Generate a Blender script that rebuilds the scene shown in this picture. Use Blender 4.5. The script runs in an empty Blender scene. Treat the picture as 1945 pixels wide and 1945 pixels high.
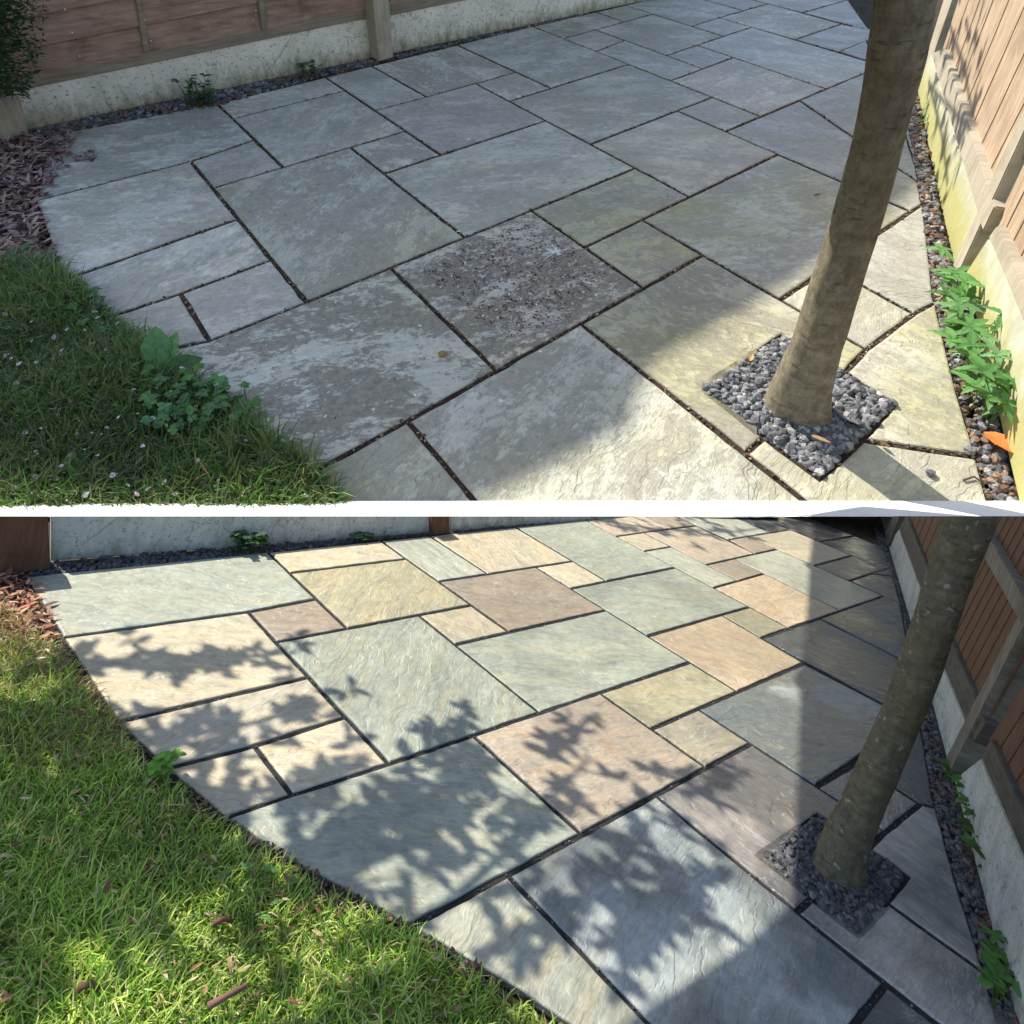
import bpy, bmesh, math, random
import numpy as np
from mathutils import Vector, noise
random.seed(7); RS=np.random.RandomState(11)
C=bpy.context.scene.collection
# ------------------------------------------------------------------ camera, world, sun, exposure
W=1945.0; F=1340.0; CX=972.5; CY=600.0
N2=Vector((0.22774,0.97107,-0.07181)).normalized()      # up of the lower garden seen from the camera (x right, y up, z forward)
N1=Vector((0.00893,0.79546,-0.60594)).normalized()      # up of the sloping upper garden
zw=N2.copy(); yw=(Vector((0,0,1))-N2*N2.z).normalized(); xw=yw.cross(zw)*-1
if xw.x<0: xw=-xw
H2=1.0; H1=3.5
def c2w(v): return Vector((xw.dot(v),yw.dot(v),zw.dot(v)))
CAM=Vector((0,0,H2))
cam=bpy.data.cameras.new('camera'); co=bpy.data.objects.new('camera',cam); C.objects.link(co)
bx,by,bz=c2w(Vector((1,0,0))),c2w(Vector((0,1,0))),c2w(Vector((0,0,-1)))
from mathutils import Matrix
co.matrix_world=Matrix(((bx.x,by.x,bz.x,CAM.x),(bx.y,by.y,bz.y,CAM.y),(bx.z,by.z,bz.z,CAM.z),(0,0,0,1)))
cam.sensor_width=36; cam.lens=36*F/W; cam.shift_y=(CY-W/2)/W; cam.clip_start=0.02; cam.clip_end=500
bpy.context.scene.camera=co
up1=c2w(N1); fw1=c2w((Vector((0,0,1))-N1*N1.z).normalized()); rt1=c2w((Vector((1,0,0))-N1*N1.x)).normalized()
e1,a1=math.radians(37),math.radians(-33)
SUN=(math.cos(e1)*(math.cos(a1)*fw1+math.sin(a1)*rt1)+math.sin(e1)*up1).normalized()
sl=bpy.data.lights.new('sun','SUN'); sl.energy=4.1; sl.angle=math.radians(0.42); sl.color=(1,.93,.81)
so=bpy.data.objects.new('sun',sl); C.objects.link(so); so.location=(0,0,20)
so.rotation_euler=SUN.to_track_quat('Z','Y').to_euler()
w=bpy.data.worlds.new('World'); bpy.context.scene.world=w; w.use_nodes=True
nt=w.node_tree; sk=nt.nodes.new('ShaderNodeTexSky'); sk.sky_type='NISHITA'; sk.sun_disc=False
sk.sun_elevation=math.asin(SUN.z); sk.sun_rotation=math.atan2(SUN.x,SUN.y)
nt.links.new(sk.outputs[0],nt.nodes['Background'].inputs[0]); nt.nodes['Background'].inputs[1].default_value=0.13
vs=bpy.context.scene.view_settings; vs.view_transform='Standard'; vs.look='None'; vs.exposure=1.08; vs.gamma=1
# ------------------------------------------------------------------ places
def ray(x,y): return c2w(Vector(((x-CX)/F,-(y-CY)/F,1)))
class Place:
    def __init__(s,n,h,sc):
        s.up=c2w(n).normalized(); s.h=h; s.s=sc
        s.o=CAM-s.up*h
        f=Vector((0,0,1))-n*n.z; s.fw=c2w(f.normalized()); s.rt=s.fw.cross(s.up).normalized()
    def g(s,x,y,h=0.):                       # ground point under a line of sight, at height h
        r=ray(x,y); return CAM+r*((-(s.h)+h)/r.dot(s.up))
    def onp(s,x,y,P,n):                      # point on an upright plane
        r=ray(x,y); return CAM+r*((P-CAM).dot(n)/r.dot(n))
    def loc(s,p): d=p-s.o; return d.dot(s.rt),d.dot(s.fw),d.dot(s.up)
    def wo(s,a,b,c=0.): return s.o+s.rt*a+s.fw*b+s.up*c
LO=Place(N2,H2,0.58); UP=Place(N1,H1,2.65)
r0,r1=ray(0,980.5),ray(1945,980.5); CUTN_LO=r1.cross(r0).normalized()
if CUTN_LO.dot(LO.up)<0: CUTN_LO=-CUTN_LO
r0,r1=ray(0,953),ray(1945,953); CUTN_UP=r1.cross(r0).normalized()
if CUTN_UP.dot(UP.up)<0: CUTN_UP=-CUTN_UP
def cut(bm,pl,fill=True):
    if pl is LO: n=CUTN_LO; outer=True
    else: n=CUTN_UP; outer=False
    r=bmesh.ops.bisect_plane(bm,geom=bm.verts[:]+bm.edges[:]+bm.faces[:],dist=1e-6,plane_co=CAM,plane_no=n,clear_outer=outer,clear_inner=not outer)
    if fill:
        es=[e for e in bm.edges if e.is_boundary]
        if es: bmesh.ops.holes_fill(bm,edges=es,sides=0)
# ------------------------------------------------------------------ object helpers
WL={}
def link(name,bm,mat,parent=None,smooth=False,loc=None):
    if len(bm.verts)==0: bm.free(); return None
    me=bpy.data.meshes.new(name)
    if loc is None:
        loc=Vector((0,0,0))
        for v in bm.verts: loc+=v.co
        loc/=len(bm.verts)
    if parent is not None: loc=WL.get(parent.name,parent.location)
    loc=Vector(loc)
    for v in bm.verts: v.co-=loc
    bmesh.ops.recalc_face_normals(bm,faces=bm.faces[:]) if not bm.faces.layers.int.get('keep') else None
    bm.to_mesh(me); bm.free()
    for p in me.polygons: p.use_smooth=smooth
    o=bpy.data.objects.new(name,me); C.objects.link(o)
    if mat: me.materials.append(mat)
    if parent is not None: o.parent=parent
    else: o.location=loc
    return o
def raw(name,V,Fc,mat,smooth=False,attrs=None,parent=None,loc=(0,0,0)):
    V=np.asarray(V,dtype=np.float32).reshape(-1,3)
    if parent is not None: loc=WL.get(parent.name,parent.location)
    V=V-np.array(loc,dtype=np.float32)
    me=bpy.data.meshes.new(name)
    me.from_pydata(V.tolist(),[],Fc)
    if attrs:
        for k,a in attrs.items():
            a=np.asarray(a,dtype=np.float32)
            at=me.attributes.new(k,'FLOAT_COLOR' if a.ndim==2 else 'FLOAT','POINT')
            at.data.foreach_set('color' if a.ndim==2 else 'value',a.ravel())
    me.materials.append(mat)
    if smooth: me.polygons.foreach_set('use_smooth',[True]*len(me.polygons))
    o=bpy.data.objects.new(name,me); C.objects.link(o)
    if parent is not None: o.parent=parent
    else: o.location=loc
    return o
def empty(name,loc,label,cat,group=None,parent=None):
    o=bpy.data.objects.new(name,None); C.objects.link(o); o.empty_display_size=.1; WL[o.name]=Vector(loc)
    if parent is not None:
        o.parent=parent; o.location=Vector(loc)-WL[parent.name]
        if label: o['label']=label
        return o
    o.location=loc
    return tag(o,label,cat,group)
def tag(o,label=None,cat=None,group=None,kind=None):
    if label: o['label']=label
    if cat: o['category']=cat
    if group: o['group']=group
    if kind: o['kind']=kind
    return o
def quad_prism(bm,P,off,back=0.):
    """closed prism: polygon P pushed along vector off (P lies at front)"""
    a=[bm.verts.new(p) for p in P]; b=[bm.verts.new(p+off) for p in P]
    n=len(P); bm.faces.new(a); bm.faces.new(b[::-1])
    for i in range(n): bm.faces.new((a[i],b[i],b[(i+1)%n],a[(i+1)%n]))
def tube(bm,pts,rad,seg=10,cap=True,fn=None):
    rings=[]; up=Vector((.13,.2,.97))
    for i,p in enumerate(pts):
        t=(pts[min(i+1,len(pts)-1)]-pts[max(i-1,0)]).normalized()
        u=t.cross(up)
        if u.length<1e-3: u=t.cross(Vector((1,0,0)))
        u.normalize(); v=t.cross(u).normalized()
        rr=[]
        for k in range(seg):
            an=2*math.pi*k/seg; r=rad[i]*(fn(i,an,p) if fn else 1)
            rr.append(bm.verts.new(p+u*(math.cos(an)*r)+v*(math.sin(an)*r)))
        rings.append(rr)
    for i in range(len(rings)-1):
        for k in range(seg): bm.faces.new((rings[i][k],rings[i][(k+1)%seg],rings[i+1][(k+1)%seg],rings[i+1][k]))
    if cap: bm.faces.new(rings[0][::-1]); bm.faces.new(rings[-1])
# ------------------------------------------------------------------ materials
def mat(name):
    m=bpy.data.materials.new(name); m.use_nodes=True; t=m.node_tree; b=t.nodes['Principled BSDF']; return m,t,b
def N(t,ty,**k):
    n=t.nodes.new('ShaderNode'+ty)
    for a,v in k.items():
        if a.startswith('i_'):
            key=a[2:]; key=int(key) if key.isdigit() else key.replace('_',' ')
            n.inputs[key].default_value=v
        else: setattr(n,a,v)
    return n
def L(t,a,b): t.links.new(a,b)
def ramp(t,fac,stops):
    r=N(t,'ValToRGB'); e=r.color_ramp.elements
    while len(e)<len(stops): e.new(.5)
    for q,(p,c) in zip(e,stops): q.position=p; q.color=(c,c,c,1) if not isinstance(c,tuple) else (*c,1)
    L(t,fac,r.inputs[0]); return r
def mixc(t,fac,a,b,mode='MIX'):
    m=N(t,'Mix',data_type='RGBA',blend_type=mode)
    for s,v in ((0,fac),(6,a),(7,b)):
        if hasattr(v,'links') or hasattr(v,'is_linked'): L(t,v,m.inputs[s])
        else: m.inputs[s].default_value=v if s==0 else (*v,1)
    return m.outputs[2]
def math_(t,op,a,b=None,c=None):
    m=N(t,'Math',operation=op)
    for i,v in enumerate((a,b,c)):
        if v is None: continue
        if hasattr(v,'is_linked'): L(t,v,m.inputs[i])
        else: m.inputs[i].default_value=v
    return m.outputs[0]
def tex(t,vec,scale,detail=6,rough=.6,dist=0.,kind='Noise',w4=None):
    n=N(t,'TexNoise',noise_dimensions='4D' if w4 is not None else '3D')
    n.inputs['Scale'].default_value=scale; n.inputs['Detail'].default_value=detail
    n.inputs['Roughness'].default_value=rough; n.inputs['Distortion'].default_value=dist
    L(t,vec,n.inputs['Vector'])
    if w4 is not None: L(t,w4,n.inputs['W'])
    return n.outputs['Fac']
def mapping(t,vec,sc=(1,1,1),rot=(0,0,0)):
    m=N(t,'Mapping'); m.inputs['Scale'].default_value=sc; m.inputs['Rotation'].default_value=rot; L(t,vec,m.inputs[0]); return m.outputs[0]
def stone(name,wet):
    """riven sandstone; UV = metres along / across the grain of each slab"""
    m,t,b=mat(name)
    uv=N(t,'UVMap',uv_map='grain').outputs[0]
    at=N(t,'Attribute',attribute_name='tone'); sd=N(t,'Attribute',attribute_name='seed'); seed=sd.outputs['Fac']
    g=N(t,'Attribute',attribute_name='grime').outputs['Fac']
    w4=math_(t,'MULTIPLY',seed,17.3)
    ed=N(t,'Attribute',attribute_name='edge').outputs['Fac']
    st=mapping(t,uv,(1,4.2,1))
    warp=tex(t,uv,3.2,4,.55,0,w4=w4)
    wv=N(t,'VectorMath',operation='MULTIPLY_ADD'); L(t,warp,wv.inputs[0]); wv.inputs[1].default_value=(.5,1.1,.4); L(t,st,wv.inputs[2])
    n1=tex(t,wv.outputs[0],1.5,5,.55,.15,w4=w4)
    n2=tex(t,wv.outputs[0],7,8,.65,.2,w4=w4)
    fine=tex(t,st,60,6,.7,0,w4=w4)
    # riven steps
    k=math_(t,'MULTIPLY',n1,15.); fr=math_(t,'FRACT',k); fl=math_(t,'FLOOR',k)
    mr=N(t,'MapRange',interpolation_type='SMOOTHSTEP'); L(t,fr,mr.inputs[0]); mr.inputs[1].default_value=.82; mr.inputs[2].default_value=.99
    hgt=math_(t,'ADD',fl,mr.outputs[0])
    part=ramp(t,tex(t,uv,3.4,3,.5,0,w4=math_(t,'ADD',w4,4.)),[(.40,0.),(.60,1.)]).outputs[0]    # steps only here and there
    amt=math_(t,'MULTIPLY_ADD',part,.8,.2)
    smooth_h=math_(t,'MULTIPLY',k,1.)
    hh=N(t,'Mix',data_type='FLOAT'); L(t,amt,hh.inputs[0]); L(t,smooth_h,hh.inputs[2]); L(t,hgt,hh.inputs[3])
    rid=math_(t,'MULTIPLY',math_(t,'MULTIPLY',math_(t,'MULTIPLY',mr.outputs[0],math_(t,'SUBTRACT',1.,mr.outputs[0])),4.),amt)
    H=math_(t,'ADD',math_(t,'MULTIPLY',hh.outputs[0],.0020 if wet else .0018),math_(t,'ADD',math_(t,'MULTIPLY',n2,.0035),math_(t,'MULTIPLY',fine,.0020 if wet else .0034)))
    col=at.outputs['Color']
    v=ramp(t,n2,[(.25,.74),(.5,1.0),(.78,1.22)]).outputs[0]
    col=mixc(t,1.,col,v,'MULTIPLY')
    band=ramp(t,tex(t,mapping(t,uv,(.7,7,1)),2.6,6,.62,.8,w4=w4),[(.3,(.80,.86,.92)),(.48,(.97,1,1.02)),(.6,(1.05,1.,.92)),(.75,(1.16,1.02,.80))]).outputs[0]
    col=mixc(t,.8,col,band,'MULTIPLY')
    mot=ramp(t,tex(t,uv,26,9,.78,0,w4=w4),[(.34,.66),(.5,1.0),(.68,1.24)]).outputs[0]
    col=mixc(t,.75 if wet else 1.,col,mot,'MULTIPLY')
    lines=ramp(t,tex(t,mapping(t,uv,(1.,9,1)),16,7,.7,.5,w4=w4),[(.36,.78),(.5,1.0),(.66,1.14)]).outputs[0]
    col=mixc(t,.8 if wet else .5,col,lines,'MULTIPLY')
    if wet:
        col=mixc(t,math_(t,'MULTIPLY',rid,.35),col,(.55,.55,.50))
        iron=ramp(t,tex(t,uv,5,5,.6,0,w4=math_(t,'ADD',w4,9.)),[(.58,0.),(.75,1.)]).outputs[0]
        col=mixc(t,math_(t,'MULTIPLY',iron,g),col,(.36,.16,.07))
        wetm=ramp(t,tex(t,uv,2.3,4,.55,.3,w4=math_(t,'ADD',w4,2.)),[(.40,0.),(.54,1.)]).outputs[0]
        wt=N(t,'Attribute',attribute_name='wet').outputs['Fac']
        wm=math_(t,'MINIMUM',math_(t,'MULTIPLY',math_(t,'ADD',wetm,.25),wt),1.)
        col=mixc(t,math_(t,'MULTIPLY',wm,.9),col,mixc(t,1.,col,(.33,.35,.375),'MULTIPLY'))  # wet darkening, deepened to paint in shade on the right-hand slabs
        ro=N(t,'MapRange'); L(t,wm,ro.inputs[0]); ro.inputs[3].default_value=.5; ro.inputs[4].default_value=.25
        L(t,ro.outputs[0],b.inputs['Roughness'])
        b.inputs['Specular IOR Level'].default_value=.6
        bump=N(t,'Bump'); bump.inputs['Distance'].default_value=.58; bump.inputs['Strength'].default_value=1.
        L(t,wm,b.inputs['Coat Weight']); b.inputs['Coat Roughness'].default_value=.05; b.inputs['Coat IOR'].default_value=1.4
        film_h=math_(t,'ADD',math_(t,'MULTIPLY',hh.outputs[0],.0090),math_(t,'MULTIPLY',n2,.024))
        cb=N(t,'Bump'); cb.inputs['Distance'].default_value=.58; L(t,film_h,cb.inputs['Height']); L(t,cb.outputs[0],b.inputs['Coat Normal'])
    else:
        # algae, soil film and dark specks that settled on the unwashed stone
        big=tex(t,uv,1.7,6,.62,.3,w4=math_(t,'ADD',w4,3.))
        alg=ramp(t,big,[(.42,0.),(.68,1.)]).outputs[0]
        al=N(t,'Attribute',attribute_name='algae').outputs['Fac']
        col=mixc(t,math_(t,'MULTIPLY',math_(t,'MULTIPLY',math_(t,'ADD',alg,.3),al),.85),col,(.38,.36,.13))
        fa=tex(t,mapping(t,uv,(1,1.8,1)),3.2,6,.66,.2,w4=math_(t,'ADD',w4,7.)); fb_=tex(t,mapping(t,uv,(1,1.7,1)),26,9,.82,.3,w4=math_(t,'ADD',w4,8.))
        film=ramp(t,math_(t,'ADD',math_(t,'MULTIPLY',fa,.45),math_(t,'MULTIPLY',fb_,.55)),[(.478,0.),(.53,1.)]).outputs[0]
        crust=ramp(t,n1,[(.50,0.),(.515,1.)]).outputs[0]; pale=ramp(t,fb_,[(.45,0.),(.6,1.)]).outputs[0]
        col=mixc(t,math_(t,'MULTIPLY',crust,.20),col,(.28,.29,.25))
        col=mixc(t,math_(t,'MULTIPLY',pale,.25),col,(.60,.62,.62))
        col=mixc(t,math_(t,'MULTIPLY',film,math_(t,'MINIMUM',math_(t,'MULTIPLY_ADD',g,.55,.28),.85)),col,(.27,.24,.175))
        brk=ramp(t,tex(t,uv,48,8,.8,.2,w4=w4),[(.42,0.),(.60,1.)]).outputs[0]
        col=mixc(t,math_(t,'MULTIPLY',math_(t,'MULTIPLY',film,brk),math_(t,'MINIMUM',math_(t,'MULTIPLY_ADD',g,.5,.1),.7)),col,(.10,.085,.06))
        fedge=math_(t,'MULTIPLY',math_(t,'MULTIPLY',film,math_(t,'SUBTRACT',1.,film)),4.)
        col=mixc(t,math_(t,'MULTIPLY',fedge,math_(t,'MULTIPLY_ADD',g,.35,.1)),col,(.09,.075,.05))
        sp=ramp(t,tex(t,uv,42,5,.75,0,w4=w4),[(.62,0.),(.68,1.)]).outputs[0]
        col=mixc(t,math_(t,'MULTIPLY',sp,math_(t,'MINIMUM',math_(t,'MULTIPLY_ADD',g,.8,.12),.95)),col,(.05,.035,.03))
        ws=ramp(t,tex(t,uv,30,5,.7,.5,w4=math_(t,'ADD',w4,21.)),[(.66,0.),(.71,1.)]).outputs[0]
        col=mixc(t,math_(t,'MULTIPLY',ws,math_(t,'MULTIPLY_ADD',g,.6,.06)),col,(.55,.54,.50))
        col=mixc(t,math_(t,'MULTIPLY',rid,.25),col,(.2,.19,.13))
        L(t,ramp(t,n2,[(.3,.5),(.7,.72)]).outputs[0],b.inputs['Roughness'])
        bump=N(t,'Bump'); bump.inputs['Distance'].default_value=2.65; bump.inputs['Strength'].default_value=1.
    L(t,col,b.inputs['Base Color']); L(t,H,bump.inputs['Height']); L(t,bump.outputs[0],b.inputs['Normal'])
    return m
def simple(name,c1,c2,scale,rough=.8,bump=.3,bscale=None,sc=(1,1,1),detail=7,dist=.002,attr=None,extra=None,spec=.3,rot=(0,0,0),mid=.5,wd=.18):
    m,t,b=mat(name)
    tc=N(t,'TexCoord').outputs['Object']; v=mapping(t,tc,sc,rot)
    n=tex(t,v,scale,detail,.65,.3)
    r=ramp(t,n,[(mid-wd,c1),(mid+wd,c2)]); col=r.outputs[0]
    if attr:
        at=N(t,'Attribute',attribute_name=attr); col=mixc(t,1.,col,at.outputs['Color'],'MULTIPLY')
    if extra: col=extra(t,tc,col)
    L(t,col,b.inputs['Base Color']); b.inputs['Roughness'].default_value=rough; b.inputs['Specular IOR Level'].default_value=spec
    if bump:
        bp=N(t,'Bump'); bp.inputs['Strength'].default_value=bump; bp.inputs['Distance'].default_value=dist
        L(t,tex(t,v,bscale or scale*3,detail,.7,.2),bp.inputs['Height']); L(t,bp.outputs[0],b.inputs['Normal'])
    return m
def leafmat(name,attr='tint',rough=.5,trans=.35,spec=.35):
    m,t,b=mat(name)
    at=N(t,'Attribute',attribute_name=attr); tc=N(t,'TexCoord').outputs['Object']
    n=ramp(t,tex(t,tc,25,4,.6),[(.3,.75),(.7,1.15)]).outputs[0]
    col=mixc(t,1.,at.outputs['Color'],n,'MULTIPLY')
    L(t,col,b.inputs['Base Color']); b.inputs['Roughness'].default_value=rough; b.inputs['Specular IOR Level'].default_value=spec
    tr=N(t,'BsdfTranslucent'); c2=mixc(t,1.,col,(1.25,1.3,.6),'MULTIPLY'); L(t,c2,tr.inputs[0])
    mx=N(t,'MixShader'); mx.inputs[0].default_value=trans; L(t,b.outputs[0],mx.inputs[1]); L(t,tr.outputs[0],mx.inputs[2])
    L(t,mx.outputs[0],t.nodes['Material Output'].inputs[0]); return m
M={}
M['stone_up']=stone('unwashed sandstone',False); M['stone_lo']=stone('clean wet sandstone',True)
M['bed_up']=simple('dark gritty joint',(.016,.012,.009),(.07,.045,.03),9,.95,.6,40,dist=.03)
M['bed_lo']=simple('black jointing sand',(.009,.009,.010),(.028,.028,.03),60,.75,.6,150,dist=.01)
M['soil_up']=simple('dark soil',(.03,.022,.014),(.075,.055,.035),2.5,.95,.8,12,dist=.1)
M['soil_lo']=simple('dry crumbly soil',(.035,.024,.016),(.12,.085,.055),14,.95,.8,50,dist=.02)
M['leaf']=leafmat('leaf'); M['grass']=leafmat('grass',rough=.45,trans=.3,spec=.4)
M['litter']=leafmat('litter',rough=.7,trans=.1,spec=.2)
def gravelm(name):
    m,t,b=mat(name); at=N(t,'Attribute',attribute_name='tint'); tc=N(t,'TexCoord').outputs['Object']
    n=ramp(t,tex(t,tc,40,5,.7),[(.3,.6),(.7,1.4)]).outputs[0]
    L(t,mixc(t,1.,at.outputs['Color'],n,'MULTIPLY'),b.inputs['Base Color']); b.inputs['Roughness'].default_value=.6
    bp=N(t,'Bump'); bp.inputs['Distance'].default_value=.01; bp.inputs['Strength'].default_value=.5; L(t,tex(t,tc,90,4,.7),bp.inputs['Height']); L(t,bp.outputs[0],b.inputs['Normal'])
    return m
M['gravel']=gravelm('slate chippings')
def barkm(name,c1,c2,s,lichen):
    m,t,b=mat(name); uv=N(t,'UVMap',uv_map='wrap').outputs[0]
    st=mapping(t,uv,(4.5,3.,1)); n=tex(t,st,9,10,.78,.4); n2=tex(t,mapping(t,uv,(2,5,1)),4,6,.7,.2)
    col=ramp(t,n,[(.3,c1),(.62,c2)]).outputs[0]
    col=mixc(t,1.,col,ramp(t,n2,[(.3,.6),(.7,1.3)]).outputs[0],'MULTIPLY')
    sc=ramp(t,tex(t,mapping(t,uv,(4,22,1)),3,4,.6),[(.60,0.),(.66,1.)]).outputs[0]
    col=mixc(t,math_(t,'MULTIPLY',sc,.55),col,tuple(x*.35 for x in c1))
    if lichen:
        li=ramp(t,tex(t,mapping(t,uv,(7,7,1)),3.6,4,.55,.2),[(.63,0.),(.66,1.)]).outputs[0]
        col=mixc(t,math_(t,'MULTIPLY',li,.75),col,(.34,.38,.31))
    mo=ramp(t,tex(t,uv,2.,4,.6),[(.45,0.),(.7,1.)]).outputs[0]
    col=mixc(t,math_(t,'MULTIPLY',mo,.5),col,(.13,.12,.05))
    L(t,col,b.inputs['Base Color']); b.inputs['Roughness'].default_value=.85; b.inputs['Specular IOR Level'].default_value=.2
    bp=N(t,'Bump'); bp.inputs['Distance'].default_value=.02*s; bp.inputs['Strength'].default_value=1.
    L(t,math_(t,'ADD',n,math_(t,'MULTIPLY',n2,.5)),bp.inputs['Height']); L(t,bp.outputs[0],b.inputs['Normal'])
    return m
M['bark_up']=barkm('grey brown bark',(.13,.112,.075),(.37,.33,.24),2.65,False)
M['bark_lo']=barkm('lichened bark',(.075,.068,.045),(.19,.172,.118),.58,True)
# boards use UV 'board' : u along, v up, metres of the real thing
def boardm(name,c1,c2,dark,alg,algc,grain=(1,1),rough=.8,bump=.5,s=1.,edge=0.,nails=False,topdark=0.,pits=False):
    m,t,b=mat(name); uv=N(t,'UVMap',uv_map='board').outputs[0]
    st=mapping(t,uv,(grain[0],grain[1],1)); n=tex(t,st,6,8,.68,.4); n2=tex(t,uv,5,6,.6,.3)
    col=ramp(t,n,[(.3,c1),(.68,c2)]).outputs[0]
    col=mixc(t,ramp(t,n2,[(.5,0.),(.75,.7)]).outputs[0],col,dark)
    xyz=N(t,'SeparateXYZ'); L(t,uv,xyz.inputs[0]); v=xyz.outputs[1]
    if alg>0:
        a=math_(t,'SUBTRACT',math_(t,'MULTIPLY_ADD',tex(t,mapping(t,uv,(4,1.5,1)),5,6,.7,.2),.32,alg-.16),v)
        a=ramp(t,math_(t,'MULTIPLY',a,9.),[(0.,0.),(1.,1.)]).outputs[0]
        col=mixc(t,math_(t,'MULTIPLY',a,.8),col,algc)
    if topdark>0:
        a=math_(t,'SUBTRACT',v,math_(t,'MULTIPLY_ADD',tex(t,mapping(t,uv,(5,2,1)),6,5,.7,.2),.12,topdark-.06))
        a=ramp(t,math_(t,'MULTIPLY',a,22.),[(0.,0.),(1.,1.)]).outputs[0]
        col=mixc(t,math_(t,'MULTIPLY',a,.85),col,(.085,.065,.045))
    if pits:
        p=ramp(t,tex(t,uv,55,4,.75),[(.57,0.),(.63,1.)]).outputs[0]
        col=mixc(t,math_(t,'MULTIPLY',p,.75),col,(.11,.10,.07))
        vo=N(t,'TexVoronoi',feature='DISTANCE_TO_EDGE'); vo.inputs['Scale'].default_value=2.2; L(t,N2w(t,uv),vo.inputs['Vector'])
        cr=ramp(t,vo.outputs['Distance'],[(.0,1.),(.012,0.)]).outputs[0]
        col=mixc(t,math_(t,'MULTIPLY',cr,.45),col,(.06,.06,.035))
    L(t,col,b.inputs['Base Color']); b.inputs['Roughness'].default_value=rough; b.inputs['Specular IOR Level'].default_value=.25
    bp=N(t,'Bump'); bp.inputs['Distance'].default_value=.008*s; bp.inputs['Strength'].default_value=bump
    L(t,math_(t,'ADD',n,math_(t,'MULTIPLY',tex(t,st,40,4,.7),.5)),bp.inputs['Height']); L(t,bp.outputs[0],b.inputs['Normal'])
    return m
def N2w(t,uv):
    v=N(t,'VectorMath',operation='MULTIPLY_ADD'); n=tex(t,uv,6,4,.6); L(t,n,v.inputs[0]); v.inputs[1].default_value=(.35,.35,.35); L(t,uv,v.inputs[2]); return v.outputs[0]
ALG=(.20,.19,.04)
M['gb_up_back']=boardm('whitewashed rough concrete',(.62,.585,.47),(.84,.80,.68),(.50,.45,.33),.10,(.16,.145,.05),(1,1),.9,1.,2.65,topdark=.235,pits=True)
M['gb_up_right']=boardm('algae stained pale concrete',(.36,.37,.31),(.56,.55,.45),(.32,.31,.18),.19,(.36,.34,.10),(2,.8),.85,.5,2.65)
M['gb_lo']=boardm('stained pale concrete',(.32,.33,.31),(.52,.53,.50),(.17,.18,.13),.05,(.10,.11,.05),(2,.7),.85,.8,.58,pits=True)
M['wood_up_back']=boardm('red brown weathered board',(.21,.125,.085),(.44,.29,.21),(.07,.035,.025),0,ALG,(1.,7),.8,.4,2.65)
M['rail_up']=boardm('grey brown rail',(.19,.155,.11),(.34,.275,.20),(.13,.11,.07),0,ALG,(1.,9),.85,.5,2.65)
M['wood_up_right']=boardm('pale weathered board',(.27,.19,.12),(.52,.40,.28),(.20,.15,.10),.05,(.36,.32,.10),(9,1.),.75,.5,2.65)
M['post_up']=boardm('pale grey timber post',(.30,.26,.19),(.47,.42,.33),(.2,.17,.12),0,ALG,(9,1.),.8,.5,2.65)
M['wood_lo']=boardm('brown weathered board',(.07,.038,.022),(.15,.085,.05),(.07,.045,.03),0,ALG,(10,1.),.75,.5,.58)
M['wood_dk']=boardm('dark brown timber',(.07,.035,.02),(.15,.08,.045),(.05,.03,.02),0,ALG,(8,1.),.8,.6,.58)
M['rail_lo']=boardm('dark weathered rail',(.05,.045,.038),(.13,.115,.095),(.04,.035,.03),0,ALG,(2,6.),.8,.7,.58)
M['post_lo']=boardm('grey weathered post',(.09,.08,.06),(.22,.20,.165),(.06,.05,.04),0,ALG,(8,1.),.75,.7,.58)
M['white']=simple('white render',(.74,.74,.73),(.83,.83,.82),6,.85,.25,60,dist=.01)
M['metal']=simple('galvanised nail',(.45,.45,.45),(.7,.7,.7),20,.35,0)
M['caster']=simple('shade caster grey',(.30,.30,.28),(.36,.36,.34),5,.9,0)  # for the unseen casters added to shade the patios
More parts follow.
